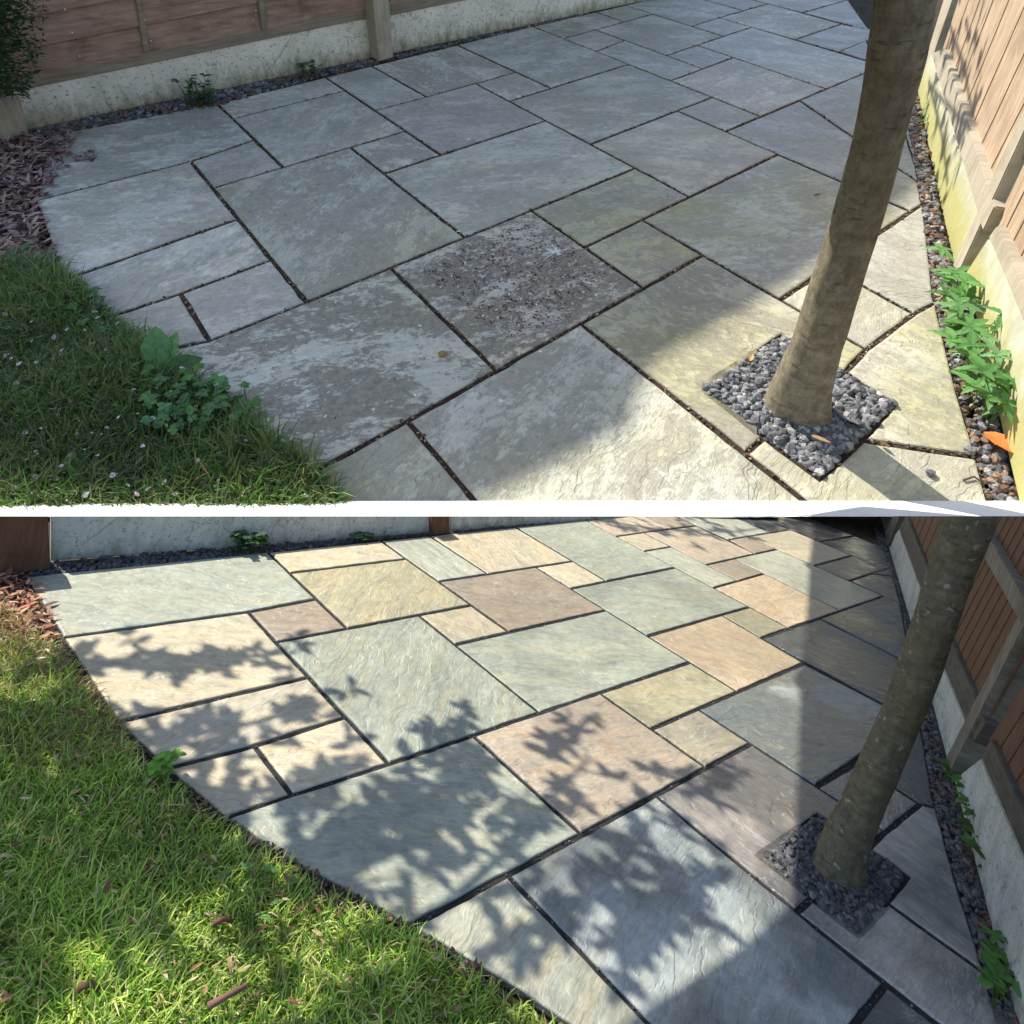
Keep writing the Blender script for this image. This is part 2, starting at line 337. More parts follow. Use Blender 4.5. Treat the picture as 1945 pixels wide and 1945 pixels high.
# ------------------------------------------------------------------ patio layout (grid of 0.3 m units; pixel positions of the joints)
B={(1,-3):(509,1050),(1,-2):(550.4,1087.7),(1,-1):(598.5,1140),(0,-1):(471.7,1162),(0,0):(528,1217),(1,0):(661,1191.7),(3,-3):(722,1023),(4,-3):(815,1016),(4,-1):(927,1088),(3,-1):(835,1103),(6,-3):(979,1002),(6,-1):(1087,1066),(5,-1):(1018,1079),(6,0):(1153,1104),(5,0):(1084,1116.5),(3,1):(966.6,1200),(5,1):(1150,1160.4),(3,0):(895,1151),(2,0):(794,1169),(2,1):(866,1222),(3,-2):(772,1061),(8,-3):(1110,988),(8,0):(1281,1080),(8,-2):(1172,1016),(9,-2):(1222,1010.5),(9,-1):(1274,1039.4),(8,-1):(1223.6,1047),(8,2):(1423,1152.5),(5,2):(1231,1205),(8,1):(1357,1114.5),(9,1):(1402,1103),(9,0):(1343,1070.5),(11,0):(1435,1051),(10,0):(1394,1060.5),(10,1):(1451,1091.5),(10,3):(1597,1159),(8,3):(1499,1193),(7,2):(1370,1170),(7,3):(1447,1209.5),(7,4):(1526,1260.6),(5,4):(1401,1310.6),(5,3):(1309,1259),(2,3):(1024,1350),(3,3):(1138.5,1316.7),(3,4):(1237,1382),(4,4):(1328,1348.3),(4,5):(1424,1417.6),(3,5):(1340,1455),(4,6):(1553,1490),(2,5):(1246,1517),(2,7):(1516,1727),(5,6):(1628,1448),(5,7):(1748,1527),(4,7):(1682,1580),(0,3):(740.6,1445),(0,1):(583,1288.6),(0,2):(654,1363),(1,3):(901,1404),(1,5):(1102.5,1579),(0,5):(965,1662),(2,8):(1680,1872),(11,-1):(1384,1025),(12,-1):(1420,1018),(12,0):(1475,1045),(12,1):(1547,1073),(12,2):(1613.8,1102),(12,3):(1678,1132),(14,1):(1618,1055),(14,0):(1557.6,1028),(9,3):(1556,1175)}
T={(3,-3):(616.5,144.4),(4,-3):(705,120.5),(4,-1):(809,181),(3,-1):(715.8,207.5),(3,-2):(655.3,171.4),(6,-3):(869.6,83.2),(6,-1):(978.3,138.8),(5,-1):(903.7,160.6),(6,0):(1048,168.3),(5,0):(965.8,190),(5,1):(1037,229),(3,1):(837,293),(3,0):(768.6,250),(2,0):(665,281.5),(8,-3):(1013.5,52),(8,-2):(1069.5,72.7),(1,-3):(414,200),(1,-2):(441,225.5),(1,-1):(483,265),(1,0):(538,316),(0,-1):(362,306),(0,0):(405,357),(0,1):(452,415),(2,1):(730.4,327.2),(2,3):(882.6,449),(0,2):(515,493),(0,3):(583,571.7),(1,3):(743,510),(3,3):(1008.4,402.8),(1,5):(941,698.5),(3,5):(1220,545.8),(5,3):(1204.7,320),(5,4):(1309.2,371),(3,4):(1113,465),(4,4):(1220,419),(4,5):(1337.3,487.2),(5,2):(1123,269.2),(7,2):(1286.3,210.6),(7,4):(1477.5,293),(8,2):(1352.6,184.6),(8,3):(1444,219),(7,3):(1378,248.3),(8,0):(1192,125),(8,1):(1275.4,151),(10,1):(1393,109.8),(9,1):(1333.3,129.3),(10,3):(1568.8,166),(8,-1):(1132.2,95.3),(9,-2):(1132,57),(9,-1):(1185.5,78.6),(9,0):(1266.3,102.2),(10,0):(1324.3,87),(11,0):(1373,68.3),(11,-1):(1315,45.3),(12,-1):(1366,32.6),(12,0):(1427.5,54.3),(10,-2):(1184.8,41.7),(11,-2):(1239,27.2),(12,1):(1511,73.6),(14,1):(1597.8,45.3),(12,2):(1594.2,97.8),(14,0):(1525,23.5),(9,3):(1520.8,193.7),(7,6):(1730.6,401),(4,6):(1482.6,568.3),(5,7):(1737.5,595.3),(5,6):(1575,506.5),(4,7):(1645.8,664),(2,5):(1102.8,614),(2,7):(1416,860.4),(0,5):(776,802.5)}
def fit(P):
    A=[]
    for (u,v),(x,y) in P.items():
        A+=[[u,v,1,0,0,0,-x*u,-x*v,-x],[0,0,0,u,v,1,-y*u,-y*v,-y]]
    A=np.array(A,float); s=np.array([1,1,1,1,1,1,1e-3,1e-3,1e-3])
    V=np.linalg.svd(A*s)[2]; return (V[-1]*s).reshape(3,3)
HB,HT=fit(B),fit(T)
def pr(H,u,v): p=H@np.array([u,v,1.]); return (p[0]/p[2],p[1]/p[2])
def ip(H,x,y): p=np.linalg.inv(H)@np.array([x,y,1.]); return (p[0]/p[2],p[1]/p[2])
P=lambda x,y:('p',x,y)
SPEC={'pR7':((1651,1610),(1605,707.5)),'pL7':((1541,1706),(1452,830)),'pT':((1557,1548),(1485,637.6)),'pL':((1445,1628),(1336,738)),'pB':((1626,1772),(1556.5,907.8)),'pR':((1724.5,1662.5),(1698,767)),'w1':((1684,1712),(1638,835)),'w2':((1875,1850),(1821.6,957)),
 'e0':((1652,970),(1690,5)),'e1':((1672.6,1037.5),(1718,150)),'e2':((1697.5,1095),(1729,245)),'e3':((1712,1147),(1741,315)),'e4':((1748,1368),(1754,388)),'e5':((1780,1535),(1778,575)),'e6':((1817,1671),(1815,722)),'e7':((1875,1850),(1858,868)),'e8':((1900,1935),(1879.6,948)),'e9':((1925,2010),(1895,1010)),
 'j1':((484,1415),(342.4,556.5)),'j2':((555.5,1508.6),(398,646.8)),
 'l0':((45,1094),(92,258)),'l1':((118,1211),(66,381)),'l2':((221,1371),(119,531)),'l3':((314,1459),(195,604.7)),'l4':((426,1553),(290,668)),'l5':((533,1628),(375,735)),'l6':((609,1668),(430,785)),'l7':((776,1760),(588,899)),'l8':((964,1871),(660,975)),'l9':((1075,1945),(740,1060)),'l10':((1240,2060),(880,1180))}
def px(k,pl):
    if isinstance(k,str): return SPEC[k][0 if pl is LO else 1]
    D,H=(B,HB) if pl is LO else (T,HT)
    return D[k] if k in D else pr(H,*k)
G=(.325,.34,.27); LG=(.39,.395,.315); BE=(.48,.42,.295); CR=(.49,.43,.31); YB=(.41,.37,.24); BR=(.33,.27,.20); PE=(.48,.375,.25); SA=(.48,.395,.29); MA=(.34,.31,.28); BL_SHADE=(.13,.145,.15); GB=(.41,.37,.28)  # blue grey tone darkened to paint in the right side's shade
# (corners, clean tone (darker where shade is painted in), wetness, iron, grain angle, algae(up), grime(up))
SL=[(['l0',(1,-3),(1,-2),(1,-1),(0,-1),'l1'],G,.1,0,8,.0,.45),
([(1,-3),(3,-3),(3,-2),(1,-2)],BE,.1,0,8,.2,.2),([(3,-3),(4,-3),(4,-1),(3,-1),(3,-2)],LG,.1,0,-40,.1,.3),
([(4,-3),(6,-3),(6,-1),(5,-1),(4,-1)],BE,.1,0,-60,.2,.45),([(1,-2),(3,-2),(3,-1),(3,0),(2,0),(1,0),(1,-1)],YB,.15,0,80,.05,.15),
([(3,-1),(4,-1),(5,-1),(5,0),(5,1),(3,1),(3,0)],BR,.2,0,15,.1,.25),([(5,-1),(6,-1),(6,0),(5,0)],BE,.15,0,-30,.2,.3),
([(6,-3),(8,-3),(8,-2),(8,-1),(8,0),(6,0),(6,-1)],G,.15,0,40,.2,.35),([(0,-1),(1,-1),(1,0),(0,0)],BR,.1,0,20,0,.3),
([(2,0),(3,0),(3,1),(2,1)],BE,.2,0,-30,.15,.5),(['l1',(0,-1),(0,0),(0,1),'l2'],BE,.1,0,10,0,.25),(['l2',(0,1),(0,2),'j1','l3'],GB,.1,0,60,.05,.25),
(['j1',(0,2),(0,3),'j2'],CR,.1,0,15,.1,.2),(['l3','j1','j2','l4'],CR,.1,0,0,.1,.25),
(['l4','j2',(0,3),(1,3),(1,5),(0,5),'l7','l6','l5'],G,.25,.12,12,.25,1.),([(0,0),(1,0),(2,0),(2,1),(2,3),(1,3),(0,3),(0,2),(0,1)],G,.15,0,80,.5,.45),
([(2,1),(3,1),(5,1),(5,2),(5,3),(3,3),(2,3)],G,.3,0,14,.45,.25),([(1,3),(2,3),(3,3),(3,4),(3,5),(2,5),(1,5)],(.44,.365,.275),.35,.9,30,.25,1.3),
([(3,3),(5,3),(5,4),(4,4),(3,4)],YB,.45,0,14,.75,.4),([(3,4),(4,4),(4,5),(3,5)],CR,.5,0,20,.95,.4),
([(5,2),(7,2),(7,3),(7,4),(5,4),(5,3)],PE,.3,0,-12,.35,.15),([(5,0),(6,0),(8,0),(8,1),(8,2),(7,2),(5,2),(5,1)],G,.3,0,14,.4,.3),
([(7,2),(8,2),(8,3),(7,3)],YB,.4,0,20,.25,.15),([(8,-1),(9,-1),(9,0),(9,1),(8,1),(8,0)],LG,.2,0,-30,.2,.2),([(8,-2),(9,-2),(9,-1),(8,-1)],BE,.1,0,0,.1,.2),
([(8,-3),(10,-3),(10,-2),(9,-2),(8,-2)],SA,.1,0,0,.2,.5),([(9,-2),(10,-2),(11,-2),(11,-1),(11,0),(10,0),(9,0)],SA,.2,0,0,.25,.3),([(9,0),(10,0),(10,1),(9,1)],BR,.2,0,-30,.1,.2),
([(8,1),(9,1),(10,1),(10,3),(9,3),(8,3),(8,2)],PE,.2,0,40,.15,.1),([(10,-3),(11,-3),(11,-2),(10,-2)],BR,.1,0,0,.2,.3),([(11,-3),(13,-3),(13,-1),(12,-1),(11,-1),(11,-2)],LG,.1,0,0,.1,.4),
([(11,-1),(12,-1),(12,0),(11,0)],BR,.2,0,0,.1,.1),([(10,0),(11,0),(12,0),(12,1),(12,2),(12,3),(10,3),(10,1)],LG,.3,0,-30,.1,.1),([(12,-1),(13,-1),(14,-1),(14,0),(14,1),(12,1),(12,0)],CR,.2,0,20,.2,.3),
([(12,1),(14,1),(14,2),(13.2,2),(12,2)],(.19,.175,.165),.9,0,0,.1,.2),([(12,2),(13.2,2),'e2','e3',(12,3)],(.19,.175,.165),.9,0,0,.1,.2),([(13.2,2),(14,2),(14.6,2),'e2'],BL_SHADE,.9,0,0,.1,.2),  # brown grey tones here also darkened as painted shade
([(14,0),(16,0),'e1',(14.6,2),(14,2),(14,1)],BL_SHADE,.9,0,0,.1,.2),([(14,-2),(16,-2),(16,0),(14,0),(14,-1)],(.19,.175,.165),.9,0,0,.1,.2),([(13,-3),(15,-3),(15,-2),(14,-2),(14,-1),(13,-1)],BL_SHADE,.9,0,0,.1,.2),
([(9,3),(10,3),(12,3),'e3','e35'],BL_SHADE,.9,0,20,.2,.15),([(7,3),(8,3),(9,3),'e35','e4',(7,6),(7,4)],BL_SHADE,1.2,0,-25,.3,.2),
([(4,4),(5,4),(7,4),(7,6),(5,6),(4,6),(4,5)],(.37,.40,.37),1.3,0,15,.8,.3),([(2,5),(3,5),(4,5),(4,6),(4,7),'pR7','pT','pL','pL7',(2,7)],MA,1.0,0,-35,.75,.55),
([(4,6),(5,6),(5,7),(4,7)],(.36,.36,.34),1.1,0,60,.6,.2),([(5,6),(7,6),'e4','e5',(5,7)],BL_SHADE,1.1,0,-40,.35,.2),
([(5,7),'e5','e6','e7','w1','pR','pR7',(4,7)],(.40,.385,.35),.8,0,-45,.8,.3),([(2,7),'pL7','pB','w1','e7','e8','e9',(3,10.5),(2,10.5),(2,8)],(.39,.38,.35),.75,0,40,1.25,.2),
([(0,5),(1,5),(2,5),(2,7),(2,8),(0,8)],(.37,.40,.38),.8,0,55,.7,.45),(['l7',(0,5),(0,8),'l10','l9','l8'],LG,.4,0,60,.7,.3),([(0,8),(2,8),(2,10.5),(0,10.5)],BL_SHADE,.8,0,0,.3,.3)]
for k,(pb,pt) in {'e35':((1733,1262),(1745,345))}.items(): SPEC[k]=(pb,pt)
def straighten(D,H):
    # measured crossings on one joint are pulled onto one straight line
    for it in range(12):
        for ax in (0,1):
            par={}
            def find(k):
                while par.setdefault(k,k)!=k: k=par[k]
                return k
            for keys,*_ in SL:
                for i,k in enumerate(keys):
                    k2=keys[(i+1)%len(keys)]
                    if isinstance(k,tuple) and isinstance(k2,tuple) and k[ax]==k2[ax]: par[find(k)]=find(k2)
            comp={}
            for k in list(par): comp.setdefault(find(k),[]).append(k)
            for ks in comp.values():
                ks=[k for k in ks if k in D]
                if len(ks)<3: continue
                A=np.array([D[k] for k in ks]); c=A.mean(0); d=np.linalg.svd(A-c)[2][0]
                for k,p in zip(ks,A):
                    q=c+d*((p-c)@d); q=p+(q-p)*.8; D[k]=(float(q[0]),float(q[1]))
straighten(B,HB); straighten(T,HT)
def poly_inset(pts,d):
    n=len(pts); out=[]
    A=sum(pts[i][0]*pts[(i+1)%n][1]-pts[(i+1)%n][0]*pts[i][1] for i in range(n))
    sg=1 if A>0 else -1
    for i in range(n):
        p0,p1,p2=pts[i-1],pts[i],pts[(i+1)%n]
        d1=Vector(p1)-Vector(p0); d2=Vector(p2)-Vector(p1); d1.normalize(); d2.normalize()
        n1=Vector((-d1.y,d1.x))*sg; n2=Vector((-d2.y,d2.x))*sg
        b=n1+n2; k=1+n1.dot(n2)
        out.append(Vector(p1)+b*(d/max(k,.35)))
    return out,sg
JOINTS=[]
def patio(pl,mt,name):
    s=pl.s; U=.3*s
    bm=bmesh.new(); uvl=bm.loops.layers.uv.new('grain')
    lay={k:bm.verts.layers.float.new(k) for k in('seed','grime','algae','wet','edge')}; tl=bm.verts.layers.float_color.new('tone')
    rnd=random.Random(5)
    for idx,(keys,tone,wet,iron,ang,alg,gri) in enumerate(SL):
        kk=[]                      # keep only true corners, so that long joints run straight
        for i,k in enumerate(keys):
            a,c_=keys[i-1],keys[(i+1)%len(keys)]
            if all(isinstance(q,tuple) for q in (a,k,c_)) and abs((k[0]-a[0])*(c_[1]-k[1])-(k[1]-a[1])*(c_[0]-k[0]))<1e-6: continue
            kk.append(k)
        pts=[Vector(pl.loc(pl.g(*px(k,pl)))[:2]) for k in kk]
        if max(p.y for p in pts)<=40:
            for i in range(len(pts)): JOINTS.append((pl,pts[i].copy(),pts[(i+1)%len(pts)].copy()))
        if max(p.y for p in pts)>40: continue
        hw=(.0090 if pl is LO else .0070)*s
        ins,sg=poly_inset(pts,hw)
        if sg<0: ins=ins[::-1]
        # ragged dressed edge
        out=[]; n=len(ins)
        for i in range(n):
            a,b=ins[i],ins[(i+1)%n]; d=b-a; Ld=d.length; m=max(1,int(Ld/(.035*s))); nr=Vector((-d.y,d.x)).normalized()
            for q in range(m):
                p=a+d*(q/m)
                if q>0: p=p+nr*((noise.noise(Vector((p.x*9/s,p.y*9/s,idx)))*.0018+abs(noise.noise(Vector((p.x*33/s,p.y*33/s,idx))))*.005)*s)
                elif m>3 or True: p=p
                out.append(p)
        n=len(out)
        c=sum(out,Vector((0,0)))/n
        tx,ty=rnd.uniform(-.003,.003),rnd.uniform(-.003,.003); h0=rnd.uniform(-.001,.0015)*s
        def H(p,h): return pl.wo(p.x,p.y,h*s+h0+(p.x-c.x)*tx+(p.y-c.y)*ty)
        r1,_=poly_inset(out,.002*s); r2,_=poly_inset(out,.007*s)
        rings=[[H(p,-.03) for p in out],[H(p,-.004) for p in out],[H(p,-.0012) for p in r1],[H(p,0) for p in r2]]
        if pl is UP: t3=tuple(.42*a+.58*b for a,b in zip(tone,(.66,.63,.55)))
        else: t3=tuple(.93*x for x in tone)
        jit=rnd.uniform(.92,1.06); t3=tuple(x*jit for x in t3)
        gz=rnd.uniform(0,100)
        ca,sa=math.cos(math.radians(ang)),math.sin(math.radians(ang))
        R=[]
        for ri,rg in enumerate(rings):
            vv=[]
            for p in rg:
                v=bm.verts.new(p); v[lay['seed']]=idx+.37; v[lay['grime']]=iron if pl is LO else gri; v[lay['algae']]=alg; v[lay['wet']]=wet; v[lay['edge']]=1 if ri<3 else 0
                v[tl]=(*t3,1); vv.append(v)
            R.append(vv)
        fs=[]
        for k in range(3):
            for i in range(n): fs.append(bm.faces.new((R[k][i],R[k][(i+1)%n],R[k+1][(i+1)%n],R[k+1][i])))
        fs.append(bm.faces.new(R[3])); fs.append(bm.faces.new(R[0][::-1]))
        for f in fs:
            for l in f.loops:
                a,b,_=pl.loc(l.vert.co); a/=s;b/=s
                l[uvl].uv=(a*ca+b*sa+gz,-a*sa+b*ca+gz)
    bmesh.ops.triangulate(bm,faces=[f for f in bm.faces if len(f.verts)>4])
    cut(bm,pl,True)
    o=link(name,bm,mt,loc=pl.o); tag(o,kind='structure'); return o
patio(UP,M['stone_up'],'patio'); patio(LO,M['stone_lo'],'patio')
def sheet(pl,name,pts,h,mt,kind='structure',fill=True):
    bm=bmesh.new(); vs=[bm.verts.new(pl.wo(x,y,h)) for x,y in pts]; f=bm.faces.new(vs)
    bmesh.ops.triangulate(bm,faces=[f]); cut(bm,pl,False)
    o=link(name,bm,mt,loc=pl.o); tag(o,kind=kind); return o
def loc2(pl,*pp): return [pl.loc(pl.g(x,y))[:2] for x,y in pp]
# joint bed under the slabs, and the soil round it
bedB=[px(k,LO) for k in('l0','l1','l2','l3','l4','l5','l6','l7','l8','l9','l10')]+[pr(HB,0,10.5),pr(HB,2,10.5),pr(HB,3,10.5)]+[px(k,LO) for k in('e9','e8','e7','e6','e5','e4','e35','e3','e2','e1')]+[pr(HB,16,0),pr(HB,16,-2),pr(HB,15,-3),pr(HB,8,-3),pr(HB,1,-3)]
bedT=[px(k,UP) for k in('l0','l1','l2','l3','l4','l5','l6','l7','l8','l9','l10')]+[pr(HT,0,10.5),pr(HT,2,10.5),pr(HT,3,10.5)]+[px(k,UP) for k in('e9','e8','e7','e6','e5','e4','e35','e3','e2','e1')]+[pr(HT,16,0),pr(HT,16,-2),pr(HT,15,-3),pr(HT,8,-3),pr(HT,1,-3)]
sheet(LO,'joint_sand',loc2(LO,*bedB),-.0075*LO.s,M['bed_lo']); sheet(UP,'joint_sand',loc2(UP,*bedT),-.006*UP.s,M['bed_up'])
sheet(UP,'ground',[(-30,2),(40,2),(40,60),(-30,60)],-.022*UP.s,M['soil_up'])
sheet(LO,'ground',[(-6,-6),(8,-6),(8,12),(-6,12)],-.02*LO.s,M['soil_lo'])
# white rendered wall carrying the upper garden, with the bank behind the lower one
bm=bmesh.new()
Z0=UP.g(CX,952); dz=c2w(Vector((0,0,1)))
def atz(x,y,zc):
    return CAM+ray(x,y)*zc
zc=(Z0-CAM).dot(dz)
F4=[atz(-900,951.5,zc-.05),atz(2900,951.5,zc-.05),atz(2900,981.,zc-.45),atz(-900,981.,zc-.45)]
quad_prism(bm,F4,dz*.30-by*.086)
o=link('retaining_wall',bm,M['white']); tag(o,'long low white rendered wall between the dirty patio and the clean one','wall')
bm=bmesh.new()
ql=[atz(-900,983,zc-.5),atz(2900,983,zc-.5)]
lowpts=[]
for x in range(2900,-901,-200):
    r=ray(x,983); d=r.dot(LO.up)
    t=-LO.h/d if d<-.02 else 9; t=min(t,zc-.51); lowpts.append(CAM+r*t)
vv=[bm.verts.new(p) for p in ql+lowpts]; f=bm.faces.new(vv); bmesh.ops.triangulate(bm,faces=[f])
o=link('bank',bm,M['soil_lo']); tag(o,kind='structure')
# ------------------------------------------------------------------ scattering helpers
def inpoly(x,y,poly):
    c=False; n=len(poly); j=n-1
    for i in range(n):
        xi,yi=poly[i]; xj,yj=poly[j]
        if (yi>y)!=(yj>y) and x<(xj-xi)*(y-yi)/(yj-yi)+xi: c=not c
        j=i
    return c
def scatter(pl,pp,n,seed,soft=0.):
    poly=loc2(pl,*pp); xs=[p[0] for p in poly]; ys=[p[1] for p in poly]; r=random.Random(seed); out=[]; k=0
    x0,x1,y0,y1=min(xs),max(xs),min(ys),max(ys)
    while len(out)<n and k<n*60:
        k+=1; x=r.uniform(x0,x1); y=r.uniform(y0,y1)
        if inpoly(x,y,poly): out.append((x,y))
    return out
_ico=None
def stones(pl,name,spots,size,tints,mt,flat=.65,h=0.,seed=1,label=None,lift=.3):
    r=random.Random(seed); V=[];Fc=[];A=[]
    b0=bmesh.new(); bmesh.ops.create_icosphere(b0,subdivisions=1,radius=.62)
    base=[v.co.copy() for v in b0.verts]; faces=[[v.index for v in f.verts] for f in b0.faces]; b0.free()
    from mathutils import Euler
    for x,y in spots:
        sz=size*pl.s*r.choice((.4,.6,.8,1.,1.15,1.3))*r.uniform(.8,1.15); sc=Vector((r.uniform(.7,1.25),r.uniform(.55,1.),r.uniform(.45,.9)*flat*1.4))*sz
        e=Euler((r.uniform(-.6,.6),r.uniform(-.6,.6),r.uniform(0,6.3))).to_matrix()
        z=h*pl.s+r.uniform(0,1)*sz*lift; tnt=r.choice(tints); j=r.uniform(.7,1.3); b=len(V)
        for v in base:
            q=v.copy()*1.0; q=Vector((q.x*r.uniform(.6,1.15),q.y*r.uniform(.6,1.15),q.z*r.uniform(.6,1.15)))
            q=e@Vector((q.x*sc.x,q.y*sc.y,q.z*sc.z)); V.append(pl.wo(x+q.x,y+q.y,z+q.z)); A.append((tnt[0]*j,tnt[1]*j,tnt[2]*j,1))
        Fc+=[[b+i for i in f] for f in faces]
    o=raw(name,[tuple(v) for v in V],Fc,mt,False,{'tint':A},loc=pl.o); tag(o,kind='stuff'); 
    if label: o['label']=label
    return o
def blades(pl,name,spots,Lr,wd,tints,seed,mt,h=0.,label=None,lay=.6,drop=0.):
    r=random.Random(seed); V=[];Fc=[];A=[]
    for x,y in spots:
        nz=noise.noise(Vector((x*3/pl.s,y*3/pl.s,seed)))
        Ln=r.uniform(*Lr)*pl.s*(1+.45*nz); an=r.uniform(0,6.283); dx,dy=math.cos(an),math.sin(an); bend=r.uniform(.15,1.)*lay*1.6
        w=wd*pl.s*r.uniform(.6,1.3); sx,sy=-dy*w*.5,dx*w*.5
        tw=r.uniform(-.7,.7); t=r.choice(tints); j=r.uniform(.7,1.25)*(1+.35*nz); c=(t[0]*j,t[1]*j,t[2]*j,1); b=len(V)
        a0=r.uniform(0,.5)*lay
        px_,py_,pz_=x,y,h*pl.s-.004*pl.s; th=a0
        pts=[(px_,py_,pz_)]
        for k in range(3):
            px_+=dx*math.sin(th)*Ln/3; py_+=dy*math.sin(th)*Ln/3; pz_+=math.cos(th)*Ln/3; pts.append((px_,py_,pz_)); th+=bend*.75
        for k,(a,bb,c0) in enumerate(pts):
            q=(1,.85,.6)[k] if k<3 else 0
            if k<3:
                V.append(pl.wo(a+sx*q,bb+sy*q,c0)); V.append(pl.wo(a-sx*q,bb-sy*q,c0+tw*w*.5)); A+=[c,c]
            else: V.append(pl.wo(a,bb,c0)); A.append((c[0]*1.15,c[1]*1.1,c[2],1))
        Fc+=[(b,b+1,b+3,b+2),(b+2,b+3,b+5,b+4),(b+4,b+5,b+6)]
    o=raw(name,[tuple(v) for v in V],Fc,mt,True,{'tint':A},loc=pl.o)
    tag(o,label,kind='stuff'); return o
LEAF_SH=[(0,0),(.12,.25),(.35,.42),(.62,.36),(.85,.18),(1,0)]
def leafgeo(V,Fc,A,o,d,nrm,Ln,wd,c,shape=LEAF_SH,cup=.15,lobes=0,curl=.0):
    """one leaf blade: midrib plus two halves"""
    s=d.cross(nrm).normalized(); b=len(V)
    for (t,w) in shape:
        mid=o+d*(t*Ln)+nrm*(-curl*t*t*Ln)
        V.append(tuple(mid)); A.append(c)
        V.append(tuple(mid+s*(w*wd)+nrm*(cup*w*wd))); A.append(c)
        V.append(tuple(mid-s*(w*wd)+nrm*(cup*w*wd))); A.append(c)
    for k in range(len(shape)-1):
        q=b+3*k; Fc.append((q,q+1,q+4,q+3)); Fc.append((q,q+3,q+5,q+2))
SERR=[(0,.05),(.08,.38),(.16,.30),(.26,.50),(.34,.40),(.48,.46),(.55,.34),(.70,.30),(.76,.20),(.9,.1),(1,0)]
LOBE=[(0,.05),(.06,.35),(.12,.62),(.28,.5),(.34,.66),(.5,.8),(.6,.5),(.66,.55),(.82,.45),(.9,.2),(1,0)]
def plant(pl,name,label,cat,spots,hr,leaf,tints,seed,shape=SERR,per=3,group=None,lean=(0,0),stems=True,wd=.5,cup=.15,upright=.25):
    """leafy weed: stems rising from ground spots, leaves in threes at the tips"""
    r=random.Random(seed); V=[];Fc=[];A=[]; bm=bmesh.new()
    base=Vector((0,0,0)); 
    for (x,y) in spots: base+=pl.wo(x,y)
    base/=len(spots)
    e=empty(name,base,label,cat,group)
    for (x,y) in spots:
        h=r.uniform(*hr)*pl.s; an=r.uniform(0,6.28); sp=r.uniform(.1,.6)*h
        p0=pl.wo(x,y,-.003*pl.s); p1=pl.wo(x+math.cos(an)*sp*.4+lean[0]*h*.4,y+math.sin(an)*sp*.4+lean[1]*h*.4,h*.6); p2=pl.wo(x+math.cos(an)*sp+lean[0]*h,y+math.sin(an)*sp+lean[1]*h,h)
        t=r.choice(tints); j=r.uniform(.8,1.2); c=(t[0]*j,t[1]*j,t[2]*j,1)
        for (qa,qb,w0,w1) in ((p0,p1,.0022,.0018),(p1,p2,.0018,.0013)):
            sd=pl.rt*pl.s; sf=pl.fw*pl.s; b0=len(V)
            for q,w_ in ((qa,w0),(qb,w1)):
                V.extend([tuple(q+sd*w_),tuple(q-sd*w_*.5+sf*w_*.87),tuple(q-sd*w_*.5-sf*w_*.87)]); A.extend([(c[0]*1.1,c[1]*.8,c[2]*.8,1)]*3)
            for k_ in range(3): Fc.append((b0+k_,b0+(k_+1)%3,b0+3+(k_+1)%3,b0+3+k_))
        a0=r.uniform(0,6.28)
        for k in range(per):
            a=a0+k*6.283/per+r.uniform(-.25,.25); el=r.uniform(-.15,.35)
            d=(pl.rt*math.cos(a)+pl.fw*math.sin(a))*math.cos(el)+pl.up*math.sin(el); d.normalize()
            nr=(pl.up-d*d.dot(pl.up)).normalized(); Ln=leaf*pl.s*r.uniform(.7,1.2)
            leafgeo(V,Fc,A,p2,d,nr,Ln,Ln*wd,c,shape,cup,curl=r.uniform(.05,.35))
    raw('foliage',V,Fc,M['leaf'],False,{'tint':A},parent=e)
    bm.free()
    return e
M['stem']=simple('plant stem',(.09,.12,.03),(.16,.13,.06),20,.7,0)
